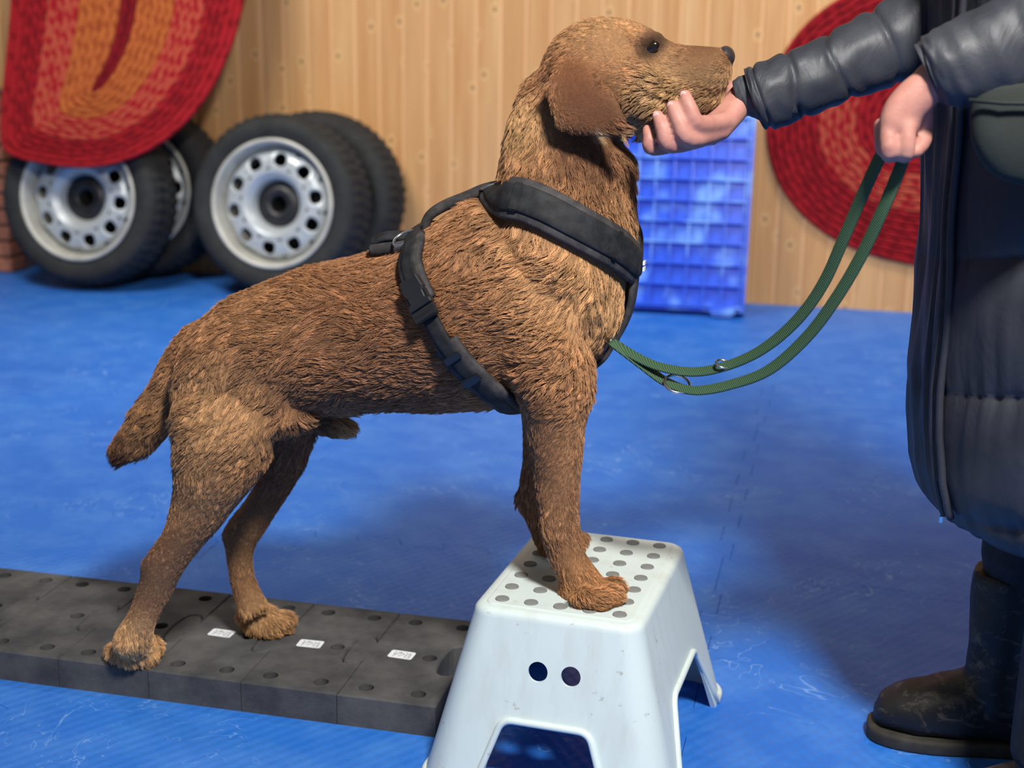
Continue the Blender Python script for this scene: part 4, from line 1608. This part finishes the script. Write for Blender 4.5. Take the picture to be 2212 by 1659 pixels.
def skin_material():
    m = Mat('hand_skin', rough=.5, spec=.35)
    o_ = m.coord('Position')
    n = m.noise(o_, 26, 4)
    m.col(m.mix(m.ramp(n, [(.35, 0.0), (.7, 1.0)]), sl(178, 120, 108), sl(200, 146, 130)))
    m.b.inputs['Subsurface Weight'].default_value = .12
    m.b.inputs['Subsurface Radius'].default_value = (.008, .003, .002)
    m.bump(m.noise(o_, 300, 4), .25, .0012)
    return m.m


M_HAND = skin_material()
M_NAIL = simple('finger_nail', sl(222, 172, 168), .3)
PHI = math.radians(24)
fv = Vector((-math.cos(PHI), -math.sin(PHI), 0))
gv = Vector((math.sin(PHI), -math.cos(PHI), 0))
PCY = 1.85
SIL = [(2004, -520, .13, .20), (2004, -300, .16, .235), (2004, -100, .18, .24), (2003, 100, .185, .24), (1999, 260, .185, .235), (1992, 400, .185, .235), (1984, 560, .19, .24), (1974, 700, .195, .245), (1964, 850, .20, .25), (1960, 950, .20, .25), (1965, 1050, .196, .246), (1980, 1112, .188, .238), (2000, 1165, .178, .228)]
coatc = []
for px, py, a, b in SIL:
    z = D(px, py, 1.72).z
    lo, hi = -.5, 1.2
    th = np.linspace(0, 2 * math.pi, 90)
    for _ in range(40):
        mid = (lo + hi) / 2
        e = np.stack([mid + fv.x * a * np.cos(th) + gv.x * b * np.sin(th), PCY + fv.y * a * np.cos(th) + gv.y * b * np.sin(th), np.full(90, z)], 1)
        if proj(e)[0].min() < px: lo = mid
        else: hi = mid
    coatc.append((z, lo, a, b))
coatc.sort()
zs = np.array([c[0] for c in coatc])


def coat_at(z):
    return tuple(float(np.interp(z, zs, [c[k] for c in coatc])) for k in (1, 2, 3))


def coat_point(z, th, d=0.0):
    x, a, b = coat_at(z)
    p = Vector((x, PCY, z)) + fv * (a * math.cos(th)) + gv * (b * math.sin(th))
    n = (fv * (math.cos(th) / a) + gv * (math.sin(th) / b)).normalized()
    return p + n * d, n


def sn(a, b, c): return mnoise.noise(Vector((a, b, c)))


NZ, NTH = 190, 190
zb, ztp = zs[0], zs[-1]
V = []
for i in range(NZ):
    z = zb + (ztp - zb) * i / (NZ - 1)
    for j in range(NTH):
        th = 2 * math.pi * j / NTH
        al = th if th < math.pi else th - 2 * math.pi
        slope = .045 * max(0, al - .1) * (1 if al > 0 else 0) + .03 * min(0, al)
        s = (z - .405 - slope) / .165
        puff = abs(math.sin(math.pi * s)) ** .45
        zipd = min(1, abs(al - .02) / .16)
        fr = min(1, max(.12, (al + .05) / .5)) if abs(al) < 2 else 1
        d = .016 * (puff - .75) * fr
        p0, n0 = coat_point(z, th)
        near = math.exp(-((s - round(s)) / .16) ** 2)
        d += .005 * sn(p0.x * 11, p0.y * 11, p0.z * 6) + (.003 + .004 * near) * sn(al * 17, z * 9 + al * 3, 3.3)
        if al < .0: d += .006 * sn(al * 20, z * 3.0, 7.1)
        if i < 6: d -= .010 * (1 - i / 6) ** 2
        d += .006 * math.exp(-((al - .02) / .035) ** 2)
        V.append(p0 + n0 * d)
n0 = len(V)
F = grid_faces(NZ, NTH)
# turned-in hem and a closed top
hem = []
for j in range(NTH):
    p, n = coat_point(zb, 2 * math.pi * j / NTH, -.022)
    V.append(p + Vector((0, 0, .004)))
for j in range(NTH):
    p, n = coat_point(zb, 2 * math.pi * j / NTH, -.04)
    V.append(p + Vector((0, 0, .30)))
for j in range(NTH):
    F.append((j, (j + 1) % NTH, n0 + (j + 1) % NTH, n0 + j))
    F.append((n0 + j, n0 + (j + 1) % NTH, n0 + NTH + (j + 1) % NTH, n0 + NTH + j))
cx, aa, bb = coat_at(ztp)
V.append(Vector((cx, PCY, ztp + .05))); tc = len(V) - 1
for j in range(NTH):
    F.append(((NZ - 1) * NTH + j, (NZ - 1) * NTH + (j + 1) % NTH, tc))
coat = mesh('coat', V, F, M_COAT, person)
tag(coat, 'long dark slate quilted coat')
# stand-up collar
V = []
for z, rx_, ry_ in ((ztp - .03, .135, .165), (ztp + .01, .10, .115), (ztp + .05, .088, .096), (ztp + .095, .092, .098), (ztp + .10, .084, .09), (ztp + .05, .076, .084)):
    V += [Vector((cx - .005, PCY - .012, z)) + fv * (rx_ * math.cos(2 * math.pi * j / 48)) + gv * (ry_ * math.sin(2 * math.pi * j / 48)) for j in range(48)]
mesh('collar', V, grid_faces(6, 48), M_COAT, coat)
# zip: two piped edges and the puller
zp = [coat_point(zb + .07 + (ztp - zb - .1) * k / 120, .075 + .012 * math.sin(k * .21), .006)[0] for k in range(121)]
zn = [coat_point(zb + .07 + (ztp - zb - .1) * k / 120, .075)[1] for k in range(121)]
ribbon('zip', zp, zn, .014, .004, M_WEB, coat)
for o_ in (.045, .108):
    tube('zip_piping', [coat_point(zb + .02 + (ztp - zb - .05) * k / 120, o_ + .012 * math.sin(k * .21), .005)[0] for k in range(121)], .0048, M_COAT, coat, n=8)
sp0, sn0 = coat_point(zb + .012, .02, .010)
bm = bmesh.new(); box(bm, -.002, .002, -.002, .002, -.004, .004); bm.transform(Matrix.Translation(sp0))
frombm('snap', bm, M_CHROME, coat)


def puffy(name, rows, seams, amp, mat, parent, n=40, sub=14, wk=1.0, wr=.004, seed=0):
    """sleeve: rows (ax, ay, bx, by, Y) outlines; seams at row positions"""
    P = [(D(r[0], r[1], r[4]), D(r[2], r[3], r[4])) for r in rows]
    rings, T = [], []
    N = len(P)
    for i in range(N - 1):
        for k in range(sub):
            t = k / sub
            rings.append(tuple(cr(P[max(i - 1, 0)][m], P[i][m], P[i + 1][m], P[min(i + 2, N - 1)][m], t) for m in (0, 1)))
            T.append(i + t)
    rings.append(P[-1]); T.append(N - 1)
    V = []
    for (a, b), t in zip(rings, T):
        c, v = (a + b) / 2, (a - b) / 2
        r = v.length
        sd = min(abs(t - s) for s in seams) if seams else 1
        pf = 1 - math.exp(-(sd / .11) ** 2)
        for j in range(n):
            q = 2 * math.pi * j / n
            tw = .10 * math.sin(q * 2 + t * 3)
            sd = min(abs(t + tw - s) for s in seams) if seams else 1
            pf = 1 - math.exp(-abs(sd / .10) ** 1.3)
            k = 1 + (amp * (pf - 1)) / r + wr / r * sn(math.cos(q) * 2.2 + seed, math.sin(q) * 2.2, t * 2.4)
            V.append(c + (v * math.cos(q) + Vector((0, 1, 0)) * (r * wk * math.sin(q))) * k)
    m = len(rings)
    F = grid_faces(m, n)
    # turn the open end inwards
    off = len(V)
    for t_ in (.80,):
        a, b = rings[0]; c = (a + b) / 2
        d = (sum(((x + y) / 2 for x, y in rings[3:6]), Vector()) / 3 - c).normalized()
        for j in range(n): V.append(c + (V[j] - c) * t_ + d * .004)
        for j in range(n): V.append(c + (V[j] - c) * t_ + d * .05)
    for j in range(n):
        j2 = (j + 1) % n
        F.append((j, j2, off + j2, off + j)); F.append((off + j, off + j2, off + n + j2, off + n + j))
    return mesh(name, V, F, mat, parent)


shx = coat_at(1.25)[0]
shN, shF = Vector((shx + .03, 1.64, 1.24)), Vector((shx + .02, 2.03, 1.25))
def sh_row(p, k):
    x, y = proj(np.array(p))
    return (x - .72 * k, y - .7 * k, x + .72 * k, y + .7 * k, p.y)


puffy('sleeve', [(1608, 150, 1650, 276, 1.842), (1630, 138, 1672, 280, 1.845), (1690, 114, 1735, 258, 1.858), (1760, 84, 1815, 226, 1.875), (1835, 45, 1890, 200, 1.90), (1910, 0, 1975, 172, 1.92), (1985, -60, 2070, 120, 1.94), (2050, -160, 2170, 40, 1.95), (2110, -300, 2250, -120, 1.95), sh_row(shF, 100), sh_row(shF + Vector((0, -.08, .05)), 55)],
      [0.9, 2.1, 3.3, 4.7, 6.3], .0055, M_COAT, coat, wr=.003, seed=1)
puffy('cuff', [(1582, 176, 1604, 244, 1.838), (1594, 166, 1622, 252, 1.840), (1612, 160, 1648, 262, 1.843), (1640, 155, 1670, 262, 1.846)], [], .0, M_RIBK, coat, wr=.001)
puffy('sleeve', [(1984, 92, 2030, 222, 1.60), (2002, 72, 2068, 232, 1.602), (2060, 40, 2130, 232, 1.61), (2140, 0, 2215, 206, 1.62), (2230, -60, 2310, 150, 1.64), (2290, -180, 2410, 40, 1.645), (2330, -340, 2470, -140, 1.635), sh_row(shN, 110), sh_row(shN + Vector((0, .08, .05)), 60)],
      [3.6, 5.0], .006, M_COAT, coat, wr=.0028, seed=5, wk=.85)
puffy('cuff', [(1974, 98, 2028, 216, 1.60), (1986, 90, 2040, 218, 1.602), (2010, 80, 2060, 222, 1.603)], [], .0, M_RIBK, coat, wr=.001, wk=.8)

# ---- trousers and boots
hipx = coat_at(.45)[0]
ts = Soup()


def leg(s, x0, y0, x1, y1, tuck=False):
    n, R = 22, []
    for z, r in ((.13, .040 if tuck else .062), (.18, .042 if tuck else .064), (.24, .048 if tuck else .066), (.30, .066 if tuck else .068), (.42, .074), (.55, .085), (.72, .10), (.86, .11)):
        t = (z - .1) / .76
        c = Vector((x0 + (x1 - x0) * t, y0 + (y1 - y0) * t, z))
        R.append([c + Vector((math.cos(2 * math.pi * j / n) * r, math.sin(2 * math.pi * j / n) * r * .95, 0)) for j in range(n)])
    s.rings(R)


FX, FY = .258, 1.935
NX, NY = D(2192, 1420, 1.66).x + .066, 1.66
leg(ts, FX + .004, FY, hipx + .02, 1.93, True)
leg(ts, NX, NY, hipx + .04, 1.76)
ts.ball((hipx + .02, 1.84, .86), (.12, .17, .12))
ts.fuse('trousers', .008, 4, M_TROU, person)


def boot(x, y, toe_x, name='boot'):
    b = Soup()
    n = 24

    def sec(xc, z0, z1, w, yy):
        return [Vector((xc, yy, (z0 + z1) / 2)) + Vector((0, w * sg(math.cos(2 * math.pi * j / n), .8), (z1 - z0) / 2 * sg(math.sin(2 * math.pi * j / n), .85))) for j in range(n)]
    L = x + .085 - toe_x
    X = lambda t: toe_x + L * t
    b.rings([sec(X(t), z0, z1, w, y + dy) for t, z0, z1, w, dy in ((.012, .022, .042, .018, .006), (.05, .018, .062, .034, .006), (.13, .016, .078, .044, .005), (.25, .016, .090, .048, .004), (.38, .016, .104, .047, .003), (.5, .016, .122, .043, 0), (.62, .016, .142, .041, 0), (.8, .016, .15, .041, 0), (.94, .016, .12, .037, 0), (1.0, .02, .08, .022, 0))])
    R = []
    for z, r in ((.07, .052), (.10, .054), (.13, .053), (.16, .052), (.20, .054), (.25, .056), (.275, .056)):
        R.append([Vector((x + .004 + r * math.cos(2 * math.pi * j / n), y + r * .92 * math.sin(2 * math.pi * j / n), z)) for j in range(n)])
    b.rings(R)
    up = b.fuse(name, .005, 4, M_BOOT, person)
    for v in up.data.vertices:
        v.co.z = max(v.co.z, .016)
        w = sn(v.co.x * 30, v.co.y * 30, v.co.z * 22)
        v.co += v.normal * .0028 * w
    # sole
    V, F = [], []
    out = []
    for k in range(40):
        a = 2 * math.pi * k / 40
        t = (1 - math.cos(a)) / 2
        w = .050 * (math.sin(math.pi * min(1, max(.0, t)) ** .62)) ** .55 * (1 - .16 * math.exp(-((t - .62) / .2) ** 2))
        out.append((toe_x - .006 + (L + .012) * t, y + .003 + math.copysign(w, math.sin(a)) if k not in (0, 20) else y + .003))
    rings = [[(px_, y + (py_ - y) * sc, z) for px_, py_ in out] for z, sc in ((0.0, .95), (.004, 1.0), (.016, 1.02), (.020, 1.0), (.022, .9))]
    V, F = ring_solid(rings)
    mesh('sole', V, F, M_SOLE, up)
    return up


boot(FX, FY, .086)
boot(NX, NY, NX - .19)

# ---- body: one skin from head to hands
hs = Soup()


def fingers(s, chain, radii):
    s.limb(list(zip(chain, radii)), n=12, sub=4)


# hand under the chin: fingers come up the near side of the jaw
Q = lambda x, y, Y: D(x, y, Y)
wr_ = Q(1606, 212, 1.842)
FA = [[(1572, 262, 1.806), (1508, 268, 1.748), (1490, 233, 1.741), (1480, 206, 1.748)], [(1556, 282, 1.798), (1490, 300, 1.742), (1466, 262, 1.736), (1452, 229, 1.744)],
      [(1536, 292, 1.796), (1450, 313, 1.744), (1432, 280, 1.738), (1421, 250, 1.746)], [(1510, 298, 1.80), (1412, 321, 1.754), (1402, 298, 1.750), (1398, 280, 1.756)]]
FR = [(.0125, .0118, .0100, .0078), (.0128, .0120, .0103, .0080), (.0120, .0114, .0098, .0076), (.0105, .0098, .0084, .0066)]
for ch, rr_ in zip(FA, FR):
    fingers(hs, [Q(*c) for c in ch], rr_)
    hs.limb([(wr_, .019), (Q(*ch[0]), .0135)])
hs.limb([(Q(1596, 226, 1.845), .018), (Q(1574, 238, 1.835), .0175), (Q(1580, 208, 1.870), .0125), (Q(1570, 188, 1.893), .0105), (Q(1545, 182, 1.902), .008)])
hs.limb([(Q(1590, 232, 1.835), .017), (Q(1548, 276, 1.80), .0125), (Q(1520, 292, 1.79), .012)])
hs.limb([(wr_, .021), (Q(1660, 205, 1.85), .024), (Q(1862, 122, 1.90), .028), (Q(2028, 30, 1.94), .028), (Q(2110, -60, 1.95), .028), (Q(2180, -210, 1.95), .03), (shF + Vector((0, -.02, -.01)), .03)])
# hand holding the leash: fist with the fingers curled down and back
hs.loft([(Q(1988, 148, 1.60), Q(2034, 210, 1.60), .019), (Q(1948, 178, 1.596), Q(2014, 236, 1.60), .020), (Q(1914, 218, 1.592), Q(1994, 258, 1.60), .021), (Q(1898, 262, 1.59), Q(1984, 284, 1.598), .021), (Q(1904, 284, 1.59), Q(1972, 290, 1.595), .014)], n=20, e=.85)
FB = [[(1960, 272, 1.584), (1957, 330, 1.580), (1950, 328, 1.606), (1952, 302, 1.618)], [(1920, 276, 1.584), (1920, 328, 1.578), (1926, 330, 1.606), (1932, 302, 1.620)],
      [(1908, 280, 1.606), (1908, 318, 1.604), (1918, 324, 1.628), (1928, 302, 1.634)], [(1904, 270, 1.622), (1905, 304, 1.626), (1916, 312, 1.645), (1926, 296, 1.648)]]
for ch, rr_ in zip(FB, ((.0102, .0098, .0092, .0082), (.0104, .0100, .0094, .0084), (.010, .0097, .009, .008), (.0088, .0084, .0078, .007))):
    fingers(hs, [Q(*c) for c in ch], rr_)
hs.limb([(Q(1990, 236, 1.61), .014), (Q(1996, 276, 1.622), .0110), (Q(1992, 306, 1.612), .0100), (Q(1978, 326, 1.600), .0085)])
hs.limb([(Q(2012, 178, 1.60), .022), (Q(2060, 150, 1.605), .025), (Q(2177, 103, 1.62), .028), (Q(2270, 45, 1.64), .028), (Q(2350, -70, 1.645), .028), (Q(2400, -240, 1.64), .03), (shN + Vector((0, .02, -.01)), .03)])
# rest of the body inside the clothes
hs.limb([((hipx + .02, 1.84, .86), .11), ((hipx + .02, 1.845, 1.0), .10), ((shx + .03, 1.84, 1.15), .11), ((shx + .03, 1.84, 1.26), .06)])
hs.limb([(shN + Vector((0, .02, -.01)), .03), ((shx + .03, 1.83, 1.24), .04), (shF + Vector((0, -.02, -.01)), .03)])
hs.limb([((hipx + .03, 1.76, .86), .08), (((hipx + NX) / 2 + .02, 1.71, .48), .052), ((NX, NY, .10), .036)])
hs.limb([((hipx + .02, 1.93, .86), .08), (((hipx + FX) / 2 + .01, 1.935, .48), .052), ((FX, FY, .10), .036)])
hc_ = Vector((shx - .03, 1.82, 1.475))
hs.limb([((shx + .03, 1.84, 1.30), .06), ((shx + .0, 1.83, 1.38), .052), (hc_, .06)])
hs.ball(hc_ + Vector((0, 0, .02)), (.095, .076, .115), 24, 18)
hs.ball(hc_ + fv * .082 + Vector((0, 0, .0)), (.018, .012, .022))
hs.ball(hc_ + fv * .052 + Vector((0, 0, -.066)), (.034, .034, .026)); hs.ball(hc_ + fv * .078 + Vector((0, 0, -.046)), (.014, .02, .009))
for s_ in (-1, 1): hs.ball(hc_ + gv * (.078 * s_), (.02, .012, .03))
pb = hs.fuse('body', .0031, 3, M_HAND, person)
# hair and eyes of the head above the picture
hr = Soup(); hr.ball(hc_ + Vector((0, 0, .045)) - fv * .022, (.105, .09, .115), 24, 18); hr.ball(hc_ - fv * .05 + Vector((0, 0, -.05)), (.06, .07, .09))
hr.fuse('hair', .008, 4, simple('brown_hair', sl(84, 62, 46), .6, vary=.3, nscale=90), person)
for s_ in (-1, 1):
    e_ = Soup(); e_.ball(hc_ + fv * .078 + gv * (.03 * s_) + Vector((0, 0, .024)), .0095)
    mesh('eye', e_.v, e_.f, M_EYE, person)
# nails of the hand under the chin
for ch in FA[:3]:
    a, b = Q(*ch[2]), Q(*ch[3])
    d = (b - a).normalized()
    c = b - d * .002
    n = Vector((-.25, -1, .05)); n = (n - d * n.dot(d)).normalized()
    s_ = Soup(); s_.ball((0, 0, 0), (.0068, .0048, .0018), 14, 8)
    m = Matrix((d, n.cross(d), n)).transposed().to_4x4(); m.translation = c + n * .0056
    mesh('finger_nail', [m @ Vector(p) for p in s_.v], s_.f, M_NAIL, pb)

# ------------------------------------------------------------------ pouch at the hip
M_POUCH = simple('dark_green_cloth', sl(27, 35, 32), .8, vary=.2, bump=.3, bscale=300)
pc = D(2200, 292, 1.585)
pouch = empty('waist_pouch', pc)
tag(pouch, 'dark green cloth pouch at the person\'s hip under the near sleeve', 'pouch')
po = Soup()
po.loft([(pc + Vector((-.050, .0, .055)), pc + Vector((.07, .03, .055)), .012), (pc + Vector((-.052, .0, .03)), pc + Vector((.072, .03, .03)), .018), (pc + Vector((-.046, .0, -.01)), pc + Vector((.07, .03, -.01)), .022), (pc + Vector((-.024, .005, -.042)), pc + Vector((.066, .03, -.05)), .018), (pc + Vector((.01, .015, -.055)), pc + Vector((.06, .03, -.064)), .008)], n=24, e=.8, wdir=Vector((-.25, .97, 0)))
po.fuse('pouch_body', .004, 4, M_POUCH, pouch)
tube('pouch_seam', [pc + Vector(p) for p in ((-.055, -.016, .036), (-.02, -.020, .034), (.02, -.012, .034), (.07, .004, .034))], .0025, M_POUCH, pouch, n=8)

# ------------------------------------------------------------------ leash
def leash_material():
    m = Mat('green_webbing', rough=.6, spec=.35)
    a = m.coord('Position')
    x = m.n('ShaderNodeSeparateXYZ', i0=a).outputs
    s = m.math('SINE', m.math('MULTIPLY', m.math('ADD', x[0], x[2]), 2 * math.pi / .0032))
    n = m.noise(a, 500, 2)
    m.col(m.mix(m.math('MULTIPLY', m.math('ADD', s, 1.0), .5), sl(40, 66, 48), sl(74, 106, 76)))
    m.bump(m.math('ADD', s, m.math('MULTIPLY', n, .5)), .4, .0008)
    return m.m


M_LEASH = leash_material()
leash = empty('dog_leash', D(1500, 800, 1.72))
tag(leash, 'green webbing leash looped from the dog\'s chest to the person\'s hand', 'leash')


def strand(pts, n0, n1, w0, w1, extra=()):
    P = spline([D(x, y, Y) for x, y, Y in pts], 12)
    N = len(P)
    nn = [n0.lerp(n1, min(1, max(0, (i / (N - 1) - .1) / .75))).normalized() for i in range(N)]
    W = [w0 + (w1 - w0) * i / (N - 1) for i in range(N)]
    return ribbon('webbing', P, nn, W, .0026, M_LEASH, leash, bulge=.3)


nA, nB = Vector((-.65, -.75, .1)), Vector((.25, -.42, .87))
strand([(1962, 300, 1.612), (1938, 296, 1.612), (1915, 312, 1.612), (1872, 400, 1.62), (1822, 515, 1.64), (1778, 612, 1.66), (1722, 690, 1.68), (1650, 752, 1.70), (1575, 788, 1.72), (1500, 803, 1.735), (1425, 792, 1.75), (1370, 768, 1.765), (1322, 738, 1.78)], nA, nB, .0165, .0165)
strand([(1952, 300, 1.606), (1952, 330, 1.606), (1944, 362, 1.606), (1912, 440, 1.612), (1862, 548, 1.63), (1805, 645, 1.65), (1742, 728, 1.67), (1662, 798, 1.69), (1580, 830, 1.71), (1500, 843, 1.725), (1440, 825, 1.745), (1388, 788, 1.76), (1322, 738, 1.775)], nA, nB, .0165, .0165)


def ring_at(px, py, Y, r, wire, tilt):
    c = D(px, py, Y)
    rot = Matrix.Rotation(math.radians(tilt), 3, 'X') @ Matrix.Rotation(math.radians(14), 3, 'Y')
    tube('steel_ring', [c + rot @ Vector((r * math.cos(a), r * math.sin(a), 0)) for a in [2 * math.pi * k / 32 for k in range(32)]], wire, M_CHROME, leash, closed=True)


ring_at(1463, 829, 1.735, .0165, .0019, 28)
ring_at(1561, 786, 1.722, .0085, .0016, 20)
cl_, cn_ = frontmid(735)
tube('snap_hook', spline([D(1322, 738, 1.78), D(1312, 733, 1.79), cl_ + Vector((.004, 0, .004))], 6), .004, M_CHROME, leash)
